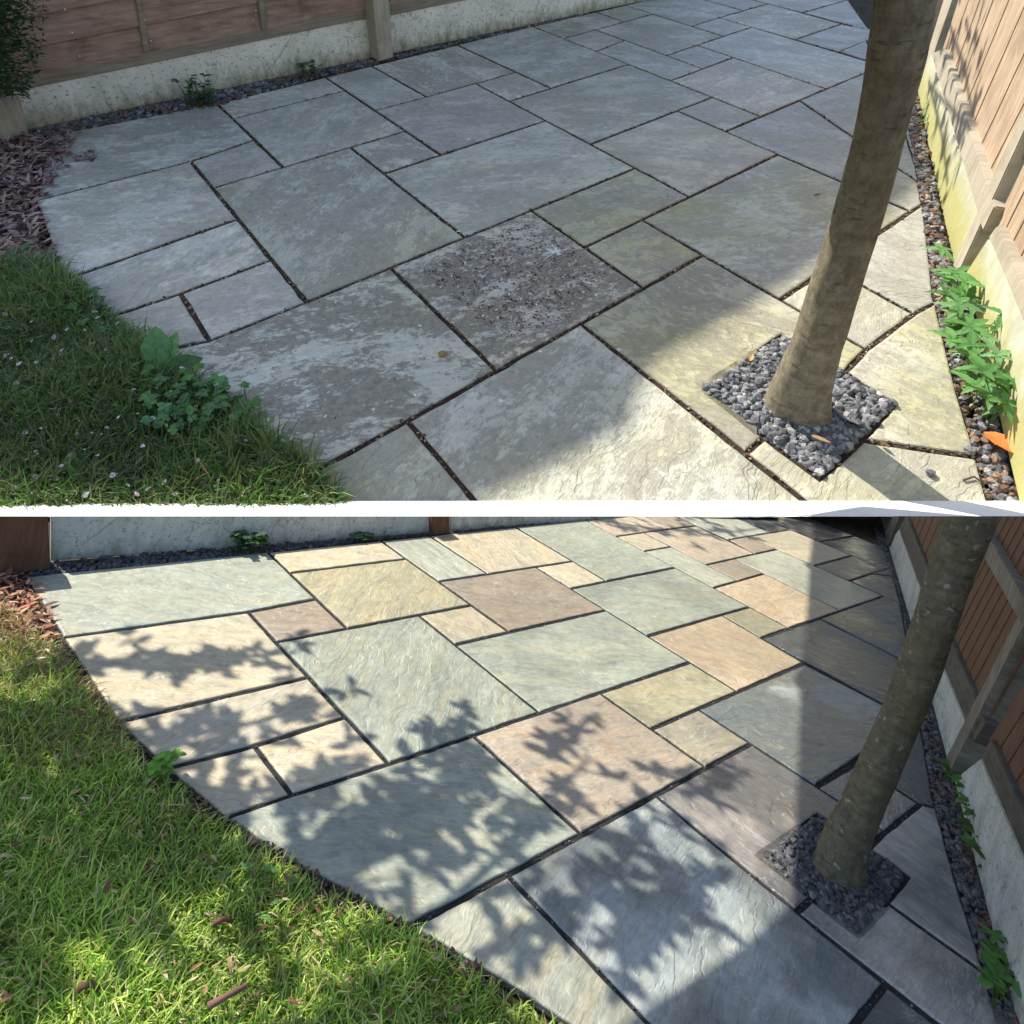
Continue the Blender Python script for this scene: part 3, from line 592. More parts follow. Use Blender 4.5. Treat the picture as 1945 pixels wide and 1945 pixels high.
# ------------------------------------------------------------------ trees
def trunk(pl,base,prof,mt,label,extra_top,knots,cutit):
    P0=pl.g(*base); nr=pl.fw.copy()
    e=empty('tree',P0,label,'tree')
    pts=[];rad=[]
    prof=sorted(prof,key=lambda q:-q[0])
    ys=[q[0] for q in prof]
    # dense spline
    Y=np.linspace(ys[0],ys[-1],46)
    cx=np.interp(-Y,[-y for y in ys],[q[1] for q in prof]); wd=np.interp(-Y,[-y for y in ys],[q[2] for q in prof])
    k=np.ones(5)/5
    cxs=np.convolve(np.pad(cx,2,'edge'),k,'valid'); cxs[0]=cx[0]; cxs[-1]=cx[-1]
    for i,y in enumerate(Y):
        p=pl.onp(cxs[i],y,P0,nr); z=(p-CAM).dot(c2w(Vector((0,0,1))))
        a,b_=i-1 if i else 0,min(i+1,len(Y)-1)
        sl=math.atan2(abs(cxs[b_]-cxs[a]),abs(Y[b_]-Y[a]))
        pts.append(p); rad.append(wd[i]*.5*z/F*math.cos(sl)/math.sqrt(1+((cxs[i]-CX)/F)**2*.5))
    d=(pts[0]-pts[1]).normalized(); pts=[pts[0]-pl.up*.05*pl.s]+pts; rad=[rad[0]*1.5]+rad
    rad[1]*=1.2; rad[2]*=1.08; rad[3]*=1.03
    if extra_top:
        d=(pts[-1]-pts[-3]).normalized(); pts.append(pts[-1]+d*extra_top); rad.append(rad[-1]*.9)
    bm=bmesh.new(); uvl=bm.loops.layers.uv.new('wrap'); SEG=56
    rings=[]; Lc=0; tt=[]
    for i,p in enumerate(pts):
        t=(pts[min(i+1,len(pts)-1)]-pts[max(i-1,0)]).normalized(); u=t.cross(pl.fw).normalized(); v=t.cross(u).normalized()
        if i: Lc+=(p-pts[i-1]).length
        rr=[]
        for kk in range(SEG):
            an=2*math.pi*kk/SEG; dd=u*math.cos(an)+v*math.sin(an)
            q=p/pl.s*4+dd*1.3
            fl=0
            if i<6: fl=.09*math.sin(an*3+1)*(6-i)/6
            r=rad[i]*(1+.05*noise.noise(q)+.03*noise.noise(q*3.1)+fl)
            for (ky,kx,kr,kh) in knots:
                kp=pl.onp(kx,ky,P0,nr); 
                d2=(p+dd*rad[i]-(kp-pl.fw*rad[i]*.9)).length/(kr*pl.s)
                r+=kh*pl.s*math.exp(-d2*d2)
            rr.append(bm.verts.new(p+dd*r))
        rings.append(rr); tt.append(Lc)
    for i in range(len(rings)-1):
        for kk in range(SEG):
            f=bm.faces.new((rings[i][kk],rings[i][(kk+1)%SEG],rings[i+1][(kk+1)%SEG],rings[i+1][kk])); f.smooth=True
            for l,(a,b2) in zip(f.loops,((kk,i),(kk+1,i),(kk+1,i+1),(kk,i+1))): l[uvl].uv=(a/SEG*2*math.pi*rad[10]/pl.s,tt[b2]/pl.s)
    bm.faces.new(rings[0][::-1]); bm.faces.new(rings[-1])
    if cutit: cut(bm,pl,True)
    o=link('trunk',bm,mt,parent=e,smooth=True); return e,pts,rad
TP=[(780,1512,118),(735,1520,117),(654,1551,101),(560,1580,101),(450,1616,98),(382,1638,98),(300,1661,96),(204,1683,101),(102,1704,114),(15,1716,116),(-40,1727,118)]
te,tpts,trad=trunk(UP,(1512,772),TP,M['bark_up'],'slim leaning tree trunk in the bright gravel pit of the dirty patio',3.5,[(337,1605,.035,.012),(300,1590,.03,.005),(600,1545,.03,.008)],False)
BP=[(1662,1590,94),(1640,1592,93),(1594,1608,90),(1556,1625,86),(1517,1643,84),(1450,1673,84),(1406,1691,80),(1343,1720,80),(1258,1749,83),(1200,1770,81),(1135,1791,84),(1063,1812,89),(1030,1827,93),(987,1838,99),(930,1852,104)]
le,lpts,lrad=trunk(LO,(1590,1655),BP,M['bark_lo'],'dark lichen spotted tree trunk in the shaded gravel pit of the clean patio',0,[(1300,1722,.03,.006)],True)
# ------------------------------------------------------------------ fences
def slab_face(pl,name,q,P0,nr,proud,thick,mt,parent,clip=True,rows=None):
    """q: four sight lines bottom-left, bottom-right, top-right, top-left on the upright plane"""
    along=nr.cross(pl.up).normalized()
    if along.dot(pl.rt)<0: along=-along
    tow=nr if nr.dot(CAM-P0)>0 else -nr
    Pp=P0+tow*proud
    A=[pl.onp(x,y,Pp,nr) for x,y in q]
    bm=bmesh.new(); uvl=bm.loops.layers.uv.new('board')
    quad_prism(bm,A,-tow*thick)
    bmesh.ops.bevel(bm,geom=[e for e in bm.edges],offset=min(.004*pl.s,thick*.2),segments=2,affect='EDGES')
    if clip: cut(bm,pl,True)
    off=random.uniform(0,9)
    for f in bm.faces:
        for l in f.loops:
            d=l.vert.co-P0; l[uvl].uv=(d.dot(along)/pl.s+off,d.dot(pl.up)/pl.s+d.dot(tow)/pl.s*.6)
    return link(name,bm,mt,parent=parent)
def upright(pl,a,b):
    A,Bp=pl.g(*a),pl.g(*b); d=(Bp-A).normalized(); return A,d.cross(pl.up).normalized()
s1,s2=UP.s,LO.s
# back fence of the upper garden
P0,nr=upright(UP,(54,247),(1012,46.6))
def cladding(pl,parent,P0,nr,bl,br,top_l,top_r,n,proud,mt,vert=False,name='boards'):
    """overlapping boards between two sight-line quads, one mesh"""
    tow=nr if nr.dot(CAM-P0)>0 else -nr; along=nr.cross(pl.up).normalized()
    if along.dot(pl.rt)<0: along=-along
    bm=bmesh.new(); uvl=bm.loops.layers.uv.new('board')
    Q=[pl.onp(x,y,P0+tow*proud,nr) for x,y in (bl,br,top_r,top_l)]
    for k in range(n):
        a,b=k/n,(k+1)/n+.03/n*2
        if not vert:
            p0,p1=Q[0].lerp(Q[3],a),Q[1].lerp(Q[2],a); p3,p2=Q[0].lerp(Q[3],b),Q[1].lerp(Q[2],b)
            lo,hi=.014*pl.s,.001*pl.s; F_=[p0+tow*lo,p1+tow*lo,p2+tow*hi,p3+tow*hi]
        else:
            p0,p1=Q[0].lerp(Q[1],a),Q[0].lerp(Q[1],b); p3,p2=Q[3].lerp(Q[2],a),Q[3].lerp(Q[2],b)
            F_=[p0+tow*.002*pl.s,p1+tow*.0055*pl.s,p2+tow*.0055*pl.s,p3+tow*.002*pl.s]
        f0=len(bm.faces); quad_prism(bm,F_,-tow*.008*pl.s); bm.faces.ensure_lookup_table(); off=random.uniform(0,9)
        for f in list(bm.faces)[f0:]:
            for l in f.loops:
                d=l.vert.co-P0; l[uvl].uv=(d.dot(along)/pl.s+off,d.dot(pl.up)/pl.s+(off if not vert else 0))
    if pl is LO: cut(bm,pl,True)
    else: cut(bm,pl,True)
    return link(name,bm,mt,parent=parent)
FB=empty('fence',UP.g(300,195),'red brown timber fence on whitewashed boards behind the dirty patio','fence')
fp=empty('panel',UP.g(300,195),None,None,parent=FB)
cladding(UP,fp,P0,nr,(-90,176),(703,14),(-160,-420),(690,-560),9,-.01*s1,M['wood_up_back'])
slab_face(UP,'rail',[(-80,197),(703,34),(700,13),(-80,174)],P0,nr,.006*s1,.04*s1,M['rail_up'],fp)
slab_face(UP,'batten',[(273,99.6),(284,97),(250,-150),(236,-150)],P0,nr,.016*s1,.03*s1,M['rail_up'],fp)
slab_face(UP,'batten',[(497,57),(508,55),(484,-150),(472,-150)],P0,nr,.016*s1,.03*s1,M['rail_up'],fp)
tow=nr if nr.dot(CAM-P0)>0 else -nr
for (x,y) in ((137,62),(151,107),(123,18),(275,38),(286,78),(481,38),(486,20)):
    bm=bmesh.new(); c=UP.onp(x,y,P0+tow*.012*s1,nr); bmesh.ops.create_uvsphere(bm,u_segments=10,v_segments=6,radius=.0042*s1,matrix=Matrix.Translation(c)); link('nail',bm,M['metal'],parent=fp,smooth=True)
fp2=empty('panel',UP.g(900,70),None,None,parent=FB)
slab_face(UP,'rail',[(742,30),(1250,-76),(1250,-100),(742,8)],P0,nr,.006*s1,.04*s1,M['rail_up'],fp2)
cladding(UP,fp2,P0,nr,(742,9),(1250,-99),(735,-400),(1250,-500),9,-.01*s1,M['wood_up_back'])
g1=slab_face(UP,'gravel_board',[(-90,277),(716,109),(706,30),(-90,197)],P0,nr,.0,.05*s1,M['gb_up_back'],FB); g1['label']='whitewashed rough concrete board left of the grey post, green at its foot'
g2=slab_face(UP,'gravel_board',[(740,103.5),(1300,-14),(1300,-90),(737,28)],P0,nr,.0,.05*s1,M['gb_up_back'],FB); g2['label']='whitewashed rough concrete board right of the grey post'
pst=slab_face(UP,'post',[(720,117),(747,109),(730,-130),(694,-130)],UP.g(733,113),nr,.035*s1,.1*s1,M['post_up'],FB); pst['label']='grey square timber post in the middle of the back fence'
pst=slab_face(UP,'post',[(-60,285),(56,261),(38,186),(-60,196)],UP.g(30,262),nr,.01*s1,.08*s1,M['post_up'],FB); pst['label']='stubby brown timber post under the dark conifer, far left'
# right fence of the upper garden
FR=empty('fence',UP.g(1790,400),'sunlit orange timber fence with yellow green stained boards, right of the dirty patio','fence')
P1,nq=upright(UP,(1742,171),(1922,930))
g3=slab_face(UP,'gravel_board',[(1741,168),(1812,522),(1866,440),(1768,103)],P1,nq,0,.05*s1,M['gb_up_right'],FR); g3['label']='pale green stained board on the right, between the two right posts'
g4=slab_face(UP,'gravel_board',[(1834,518),(1960,1060),(2040,850),(1877,452)],P1,nq,0,.05*s1,M['gb_up_right'],FR); g4['label']='bright yellow green stained board behind the leafy sunlit plant'
fp3=empty('panel',UP.g(1790,400),None,None,parent=FR)
slab_face(UP,'rail',[(1768,102),(1866,439),(1889,392),(1791,92)],P1,nq,.02*s1,.06*s1,M['post_up'],fp3)
cladding(UP,fp3,P1,nq,(1790,98),(1888,398),(1870,-150),(2190,-150),8,-.012*s1,M['wood_up_right'],True)
fp4=empty('panel',UP.g(1860,600),None,None,parent=FR)
slab_face(UP,'rail',[(1877,451),(2040,849),(2062,800),(1893,428)],P1,nq,.02*s1,.06*s1,M['post_up'],fp4)
cladding(UP,fp4,P1,nq,(1890,430),(2060,810),(2120,-50),(2500,200),10,-.012*s1,M['wood_up_right'],True)
pst=slab_face(UP,'post',[(1808,506),(1821,516),(2010,108),(1990,108)],UP.g(1812,514),nq,.0,.11*s1,M['post_up'],FR); pst['label']='pale speckled timber post leaning across the right edge of the upper picture'
pst=slab_face(UP,'post',[(1738,178),(1750,170),(1836,-80),(1816,-80)],UP.g(1744,172),nq,.0,.11*s1,M['post_up'],FR); pst['label']='dark narrow timber post behind the upper tree trunk'
# lower garden: back board and posts
FC=empty('fence',LO.g(400,1042),'pale stained concrete boards and brown posts behind the clean patio','fence')
FD=empty('fence',LO.g(1780,1400),'shaded orange brown timber fence right of the clean patio, behind the lower trunk','fence')
P2,nb=upright(LO,(101,1064),(819,1010))
def lo(name,q,PP,n_,pr_,th,mt,parent=None,label=None,cat=None,group=None):
    o=slab_face(LO,name,q,PP,n_,pr_,th,mt,parent)
    if label and o: o['label']=label
    return o
lo('gravel_board',[(97,1066),(821,1012),(821,930),(97,930)],P2,nb,0,.04*s2,M['gb_lo'],FC,'stained pale concrete board behind the clean patio, between the two brown posts','gravel board','gravel boards')
lo('gravel_board',[(855,1009),(1400,968),(1400,900),(855,930)],P2,nb,0,.04*s2,M['gb_lo'],FC,'short end of pale concrete board right of the small brown post','gravel board','gravel boards')
lo('post',[(-30,1100),(96,1081),(88,920),(-30,920)],LO.g(66,1084),nb,0,.08*s2,M['wood_dk'],FC,'broad brown post at the far left corner of the clean patio','fence post','fence posts')
lo('post',[(822,1016),(855,1013),(853,930),(820,930)],LO.g(838,1015),nb,.0,.06*s2,M['wood_dk'],FC,'small brown post against the back board of the clean patio','fence post','fence posts')
P3,nl=upright(LO,(1685,1029),(1886,1768))
lo('gravel_board',[(1660,940),(1683,1022),(1706,985),(1690,930)],P3,nl,0,.04*s2,M['gb_lo'],FD,'farthest pale board of the right fence, at the top by the white wall','gravel board','gravel boards')
lo('gravel_board',[(1687,1036),(1732,1190),(1760,1150),(1707,1005)],P3,nl,0,.04*s2,M['gb_lo'],FD,'pale board on the right between the far post and the lower trunk','gravel board','gravel boards')
lo('gravel_board',[(1733,1192),(1802,1455),(1848,1408),(1765,1200)],P3,nl,0,.04*s2,M['gb_lo'],FD,'pale green topped board just right of the lower trunk','gravel board','gravel boards')
lo('gravel_board',[(1812,1480),(1960,2060),(2060,1900),(1863,1440)],P3,nl,0,.04*s2,M['gb_lo'],FD,'large mossy pale board nearest the camera, lower right corner','gravel board','gravel boards')
f5=empty('panel',LO.g(1710,1100),None,None,parent=FD)
lo('rail',[(1707,1004),(1760,1149),(1778,1120),(1722,978)],P3,nl,.015*s2,.05*s2,M['rail_lo'],f5)
cladding(LO,f5,P3,nl,(1720,980),(1778,1122),(1770,850),(1900,850),9,-.01*s2,M['wood_lo'],True)
f6=empty('panel',LO.g(1765,1310),None,None,parent=FD)
lo('rail',[(1765,1199),(1850,1410),(1874,1372),(1796,1190)],P3,nl,.015*s2,.05*s2,M['rail_lo'],f6)
cladding(LO,f6,P3,nl,(1785,1165),(1874,1374),(1960,820),(2180,820),12,-.01*s2,M['wood_lo'],True)
lo('arris_rail',[(1858,1040),(1955,1215),(1972,1180),(1872,1008)],P3,nl,.03*s2,.05*s2,M['post_lo'],f6)
f7=empty('panel',LO.g(1850,1600),None,None,parent=FD)
lo('rail',[(1863,1439),(2060,1899),(2085,1850),(1882,1402)],P3,nl,.015*s2,.05*s2,M['rail_lo'],f7)
cladding(LO,f7,P3,nl,(1880,1405),(2085,1855),(2200,900),(2500,1200),10,-.01*s2,M['wood_lo'],True)
lo('post',[(1787,1458),(1801,1474),(2060,960),(2040,960)],LO.g(1792,1466),nl,0,.09*s2,M['post_lo'],FD,'long grey weathered post leaning across the lower right fence','fence post','fence posts')
lo('post',[(1726,1200),(1738,1204),(1815,940),(1800,940)],LO.g(1731,1198),nl,0,.08*s2,M['rail_lo'],FD,'dark post half hidden behind the lower trunk','fence post','fence posts')
lo('post',[(1678,1034),(1687,1036),(1725,940),(1713,940)],LO.g(1682,1034),nl,0,.08*s2,M['rail_lo'],FD,'farthest thin dark post of the lower right fence','fence post','fence posts')
# ------------------------------------------------------------------ gravel
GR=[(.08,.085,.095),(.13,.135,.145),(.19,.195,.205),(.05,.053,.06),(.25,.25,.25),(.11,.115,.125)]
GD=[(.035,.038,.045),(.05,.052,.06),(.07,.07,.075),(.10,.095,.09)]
BRN=[(.10,.05,.035),(.16,.085,.05),(.22,.14,.09),(.07,.04,.03),(.30,.21,.14)]
pt=[(1487,646),(1688,768),(1555,899),(1348,740)]; pb=[(1557,1556),(1714,1662),(1625,1763),(1457,1630)]
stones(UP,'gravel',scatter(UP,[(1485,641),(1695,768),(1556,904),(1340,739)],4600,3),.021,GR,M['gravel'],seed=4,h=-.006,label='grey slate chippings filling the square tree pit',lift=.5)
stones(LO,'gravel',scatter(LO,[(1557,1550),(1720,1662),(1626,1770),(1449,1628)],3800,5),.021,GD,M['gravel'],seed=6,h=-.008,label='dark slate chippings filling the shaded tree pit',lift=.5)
er=[px(k,UP) for k in('e0','e1','e2','e3','e35','e4','e5','e6','e7','e8')]
sR=er+[(1945,1000),(1909,870),(1836,520),(1800,490),(1777,362),(1742,171),(1715,60)]
stones(UP,'gravel',scatter(UP,sR,4200,8),.022,GR+BRN,M['gravel'],seed=9,h=-.012,label='dark chippings and bark bits along the right fence',lift=.5)
er=[px(k,LO) for k in('e0','e1','e2','e3','e35','e4','e5','e6','e7','e8')]
sL=er+[(1960,2010),(1886,1768),(1809,1486),(1771,1346),(1719,1156),(1685,1029),(1670,975)]
stones(LO,'gravel',scatter(LO,sL,4500,10),.021,GD+BRN[:1],M['gravel'],seed=11,h=-.012,label='dark chippings along the shaded right fence',lift=.5)
bk=[(92,256),(416,201),(616,143),(869,82),(1013,51),(1200,5),(1190,0),(1012,46),(748,99),(497,153),(220,210),(54,247)]
stones(UP,'gravel',scatter(UP,bk,3200,12),.022,GR[:4]+BRN[:2]+[(.12,.09,.08)],M['gravel'],seed=13,h=-.012,label='dark chippings in the gap under the back board',lift=.5)
bk=[(46,1094),(507,1050),(722,1022),(979,1001),(1050,994),(1040,992),(819,1012),(400,1041),(100,1066)]
stones(LO,'gravel',scatter(LO,bk,2400,14),.02,GD,M['gravel'],seed=15,h=-.012,label='dark chippings under the back board of the clean patio',lift=.5)
# ------------------------------------------------------------------ lawns
edgeT=[px(k,UP) for k in('l2','l3','l4','l5','l6','l7','l8')]
lawnT=[(-40,520),(60,500)]+[(x,y) for x,y in edgeT]+[(650,950),(650,1010),(-60,1010)]
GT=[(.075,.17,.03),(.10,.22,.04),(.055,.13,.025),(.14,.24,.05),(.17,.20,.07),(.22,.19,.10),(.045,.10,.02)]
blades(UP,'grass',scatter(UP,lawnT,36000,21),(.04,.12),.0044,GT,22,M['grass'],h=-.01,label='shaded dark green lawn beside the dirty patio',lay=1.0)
edgeB=[px(k,LO) for k in('l1','l2','l3','l4','l5','l6','l7','l8','l9')]
def shrink(pts,dx,dy): return [(x+dx,y+dy) for x,y in pts]
lawnB=[(-60,1150),(60,1215)]+[(95,1240),(195,1385),(272,1475),(385,1555),(505,1640),(590,1690),(750,1780),(930,1885),(1060,1960)]+[(1060,2060),(-80,2060)]
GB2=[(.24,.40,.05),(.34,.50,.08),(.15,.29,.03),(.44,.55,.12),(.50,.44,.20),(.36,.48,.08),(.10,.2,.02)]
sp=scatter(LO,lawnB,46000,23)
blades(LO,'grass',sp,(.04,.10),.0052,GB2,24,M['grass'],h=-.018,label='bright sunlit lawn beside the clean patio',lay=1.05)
dry=[(-60,1130),(60,1190),(150,1300),(215,1370),(250,1450),(120,1480),(-60,1420)]
blades(LO,'dry_grass',scatter(LO,dry,7000,25),(.04,.10),.004,[(.34,.24,.11),(.28,.19,.09),(.40,.30,.15),(.18,.17,.05)],26,M['grass'],h=-.01,label='straw coloured cut grass beside the wood chips',lay=1.3)
sheet(LO,'lawn_soil',loc2(LO,(-200,1120),(60,1212),(95,1240),(195,1385),(272,1475),(385,1555),(505,1640),(590,1690),(750,1780),(930,1885),(1090,1990),(1090,2300),(-300,2300)),-.012*s2,M['soil_lo'])
# crumbs lodged in the joints
def crumbs(pl,name,n,size,tints,seed,label):
    r=random.Random(seed); J=[j for j in JOINTS if j[0] is pl]; wts=[(j[1]-j[2]).length for j in J]; out=[]
    for j in r.choices(J,weights=wts,k=n):
        q=j[1].lerp(j[2],r.random()); out.append((q.x+r.gauss(0,.004)*pl.s,q.y+r.gauss(0,.004)*pl.s))
    out=[q for q in out if (pl.wo(*q)-CAM).dot(CUTN_UP if pl is UP else -CUTN_LO)>.01]
    return stones(pl,name,out,size,tints,M['gravel'],seed=seed,h=-.006,label=label,lift=.6)
crumbs(UP,'joint_crumbs',6500,.0085,BRN+[(.03,.025,.02),(.05,.05,.02)],71,'brown grit and moss crumbs in the joints of the dirty patio')
crumbs(LO,'joint_crumbs',2500,.006,[(.03,.03,.03),(.06,.06,.06),(.10,.10,.10)],72,'black grit in the joints of the clean patio')
# dead leaves, bark chips and petals
def litter(pl,name,spots,Ln,tints,seed,label,h=0.004,fat=.35,curl=.5):
    r=random.Random(seed); V=[];Fc=[];A=[]
    for x,y in spots:
        a=r.uniform(0,6.283); el=r.uniform(-.1,.5); d=(pl.rt*math.cos(a)+pl.fw*math.sin(a))*math.cos(el)+pl.up*math.sin(el)
        nr_=(pl.up-d*d.dot(pl.up)).normalized(); l=Ln*pl.s*r.uniform(.4,1.2); t=r.choice(tints); j=r.uniform(.7,1.3)
        leafgeo(V,Fc,A,pl.wo(x,y,(h+r.uniform(0,.008))*pl.s),d,nr_,l,l*fat*r.uniform(.5,1.4),(t[0]*j,t[1]*j,t[2]*j,1),cup=r.uniform(-.3,.6),curl=r.uniform(-.2,curl))
    o=raw(name,V,Fc,M['litter'],False,{'tint':A},loc=pl.o); tag(o,label,kind='stuff'); return o
litter(UP,'leaf_litter',scatter(UP,[(-40,262),(60,255),(95,262),(75,330),(62,380),(75,440),(105,505),(60,560),(-40,560)],2300,31),.06,[(.20,.13,.10),(.30,.20,.17),(.12,.06,.055),(.36,.27,.2),(.08,.045,.04),(.33,.22,.24)],32,'brown dead leaves and bark heaped left of the dirty patio')
litter(UP,'leaf_litter',scatter(UP,[(92,262),(150,250),(118,330),(90,370),(66,378)],170,33),.045,[(.20,.08,.08),(.3,.2,.2),(.10,.05,.045)],34,'dark red scraps spilled over the top left slab')
litter(UP,'leaf_litter',scatter(UP,[(130,295),(180,285),(190,305),(140,310)],45,35),.03,[(.22,.09,.09),(.33,.2,.22),(.10,.05,.045)],36,'small patch of red scraps on the top left slab')
litter(UP,'petals',scatter(UP,lawnT,190,37),.017,[(.62,.50,.56),(.72,.66,.70),(.55,.42,.46)],38,'pale pink petals fallen on the shaded lawn',h=.035,fat=.8)
allT=[(120,400),(360,310),(900,170),(1500,120),(1480,560),(1100,610),(600,880),(420,760)]
litter(UP,'petals',scatter(UP,allT,190,39),.011,[(.75,.74,.72),(.6,.58,.55)],40,'tiny white petals dotted over the dirty slabs',fat=.5)
litter(UP,'debris',scatter(UP,[(880,470),(1010,420),(1150,520),(1080,610),(960,650),(800,520)],1500,41),.012,[(.06,.03,.03),(.12,.06,.055),(.04,.025,.025),(.62,.60,.57),(.20,.09,.08),(.45,.40,.38)],42,'dark scraps and white bits littering the central stained slab',fat=.5)
litter(UP,'debris',scatter(UP,allT,320,43),.008,[(.04,.03,.025),(.10,.05,.03)],44,'dark crumbs dotted over the dirty slabs',fat=.6)
# joint crumbs
litter(LO,'wood_chips',scatter(LO,[(-40,1085),(45,1098),(90,1170),(112,1215),(60,1240),(-40,1170)],420,45),.05,[(.42,.17,.10),(.30,.12,.08),(.5,.3,.2),(.12,.06,.04)],46,'reddish wood chips left of the clean patio corner')
litter(LO,'dead_leaves',scatter(LO,lawnB,260,47),.03,[(.35,.26,.15),(.26,.15,.08),(.45,.36,.24),(.14,.06,.04)],48,'small dry leaves scattered in the sunlit lawn',h=.03)
litter(LO,'soil_crumbs',scatter(LO,[(60,1120),(118,1215),(221,1373),(300,1460),(426,1556),(609,1670),(776,1762),(964,1873),(900,1880),(740,1795),(580,1700),(370,1560),(240,1460),(160,1330),(60,1200)],1500,49),.016,[(.10,.065,.04),(.18,.12,.075),(.06,.04,.03)],50,'dry soil crumbs between the lawn and the clean slabs',fat=.8)
# ------------------------------------------------------------------ weeds and plants
LB=[(.13,.30,.09),(.17,.36,.13),(.10,.25,.07),(.20,.38,.16)]
def pxspots(pl,L_): return [pl.loc(pl.g(x,y))[:2] for x,y in L_]
rr=random.Random(77)
base=[(1802+(y-560)*.22+rr.uniform(-8,26),y) for y in [560,575,600,618,640,655,668,680,700,712,725,740,752,765,775,785,795,806]*2]
plant(UP,'leafy_weed','large bright green jagged leaved weed along the sunlit right board','plant',pxspots(UP,base),(.05,.16),.06,LB,51,SERR,5,lean=(-.15,.1),wd=.42)
plant(UP,'leafy_weed','tiny green weed beside the far right board, right of the trunk','plant',pxspots(UP,[(1745,225),(1748,232),(1750,240)]),(.03,.07),.03,LB,52,SERR,3)
DK=[(.05,.13,.045),(.035,.10,.035),(.07,.16,.06)]
plant(UP,'clover_weed','tall round leaved weed growing at the foot of the whitewashed board','plant',pxspots(UP,[(385+rr.uniform(-26,26),203+rr.uniform(-6,3)) for _ in range(34)]),(.03,.15),.022,DK,53,LOBE,4,wd=.6)
plant(UP,'clover_weed','small green weed left of the grey post, under the whitewashed board','plant',pxspots(UP,[(590+rr.uniform(-16,14),150+rr.uniform(-4,3)) for _ in range(14)]),(.03,.09),.024,DK,54,LOBE,4,wd=.6)
# broad leaved dock at the lawn edge
e=empty('dock_weed',UP.g(300,690),'broad pointed dock leaves lying on the dirty slab edge','plant')
V=[];Fc=[];A=[]
def lf(tipx,tipy,basex,basey,hh,w,c,curl=.2):
    o_=UP.g(basex,basey,.04*s1); tp=UP.g(tipx,tipy,hh*s1); d=tp-o_; Ln=d.length; d.normalize(); nn=((CAM-o_).normalized()-d*d.dot((CAM-o_).normalized())).normalized(); nn=(nn+UP.up).normalized(); nn=(nn-d*nn.dot(d)).normalized()
    leafgeo(V,Fc,A,o_,d,nn,Ln,Ln*w,(*c,1),[(0,.02),(.1,.2),(.3,.48),(.5,.55),(.7,.42),(.88,.2),(1,0)],.12,curl=curl)
lf(292,612,300,705,.12,.5,(.12,.27,.09)); lf(334,624,302,705,.10,.36,(.16,.33,.10)); lf(384,674,310,705,.05,.5,(.09,.20,.06)); lf(352,696,305,708,.05,.4,(.07,.17,.05)); lf(270,660,296,700,.02,.35,(.08,.2,.06))
raw('leaf',V,Fc,M['leaf'],False,{'tint':A},parent=e)
plant(UP,'geranium_weed','cluster of lobed green weed leaves spilling from the lawn onto the dirty slab','plant',pxspots(UP,[(rr.uniform(290,480),0) for _ in range(0)]+[(x+rr.uniform(-14,14),y+rr.uniform(-12,12)) for x,y in [(300,745),(330,765),(360,790),(380,770),(400,800),(350,820),(320,800),(290,780),(420,770),(440,780),(395,750),(370,740),(310,830),(375,835),(455,810),(470,775)]*5]),(.02,.06),.02,[(.09,.24,.06),(.09,.23,.07),(.05,.15,.04)],55,LOBE,5,wd=.55)
plant(UP,'clover_weed','patch of clover like weed left of the dock leaves','plant',pxspots(UP,[(x+rr.uniform(-14,14),y+rr.uniform(-12,12)) for x,y in [(130,600),(150,620),(180,640),(160,570),(190,600),(140,560),(175,575),(205,655)]*4]),(.015,.05),.022,[(.06,.17,.05),(.08,.2,.06)],56,LOBE,4,wd=.6)
plant(UP,'clover_weed','small weed among the dead leaves at the upper left edge','plant',pxspots(UP,[(x+rr.uniform(-14,14),y+rr.uniform(-10,10)) for x,y in [(40,500),(60,515),(95,505),(50,535)]*4]),(.02,.05),.025,DK,57,LOBE,4,wd=.6)
LD=[(.06,.15,.03),(.08,.20,.04),(.10,.22,.05)]
base=[(1850+(y-1590)*.24+rr.uniform(-14,14),y) for y in range(1525,1670,6)]
plant(LO,'leafy_weed','round leaved green weed in the shade beside the nearest mossy board','plant',pxspots(LO,base),(.04,.10),.045,LD,61,LEAF_SH,4,wd=.65,lean=(-.2,.1))
plant(LO,'leafy_weed','small weed at the foot of the long grey leaning post','plant',pxspots(LO,[(1795+rr.uniform(-9,9),1480+rr.uniform(-8,8)) for _ in range(9)]),(.03,.07),.04,LD,62,LEAF_SH,4,wd=.65)
plant(LO,'leafy_weed','dark weed at the bottom of the lower right corner','plant',pxspots(LO,[(1893+rr.uniform(-9,12),1870+rr.uniform(-50,50)) for _ in range(16)]),(.03,.08),.045,LD,63,LEAF_SH,4,wd=.6)
plant(LO,'clover_weed','dark weed hanging at the back board of the clean patio','plant',pxspots(LO,[(468+rr.uniform(-22,32),1046+rr.uniform(-5,4)) for _ in range(34)]),(.03,.10),.026,DK,64,LOBE,4,wd=.6)
plant(LO,'clover_weed','low weed left of the small brown post, behind the cream slabs','plant',pxspots(LO,[(690+rr.uniform(-22,22),1026+rr.uniform(-3,3)) for _ in range(14)]),(.02,.04),.02,DK,65,LOBE,4,wd=.6)
plant(LO,'clover_weed','bright little weed at the lawn edge by the left slabs','plant',pxspots(LO,[(305+rr.uniform(-14,10),1478+rr.uniform(-16,12)) for _ in range(16)]),(.02,.07),.026,[(.16,.33,.05),(.2,.4,.07)],66,LOBE,4,wd=.55)
plant(LO,'dandelion_weed','flat green weed leaves in the middle of the sunlit lawn','plant',pxspots(LO,[(490+rr.uniform(-70,70),1720+rr.uniform(-50,50)) for _ in range(9)]),(.025,.04),.016,[(.12,.26,.06),(.16,.3,.09)],67,LOBE,4,wd=.45)
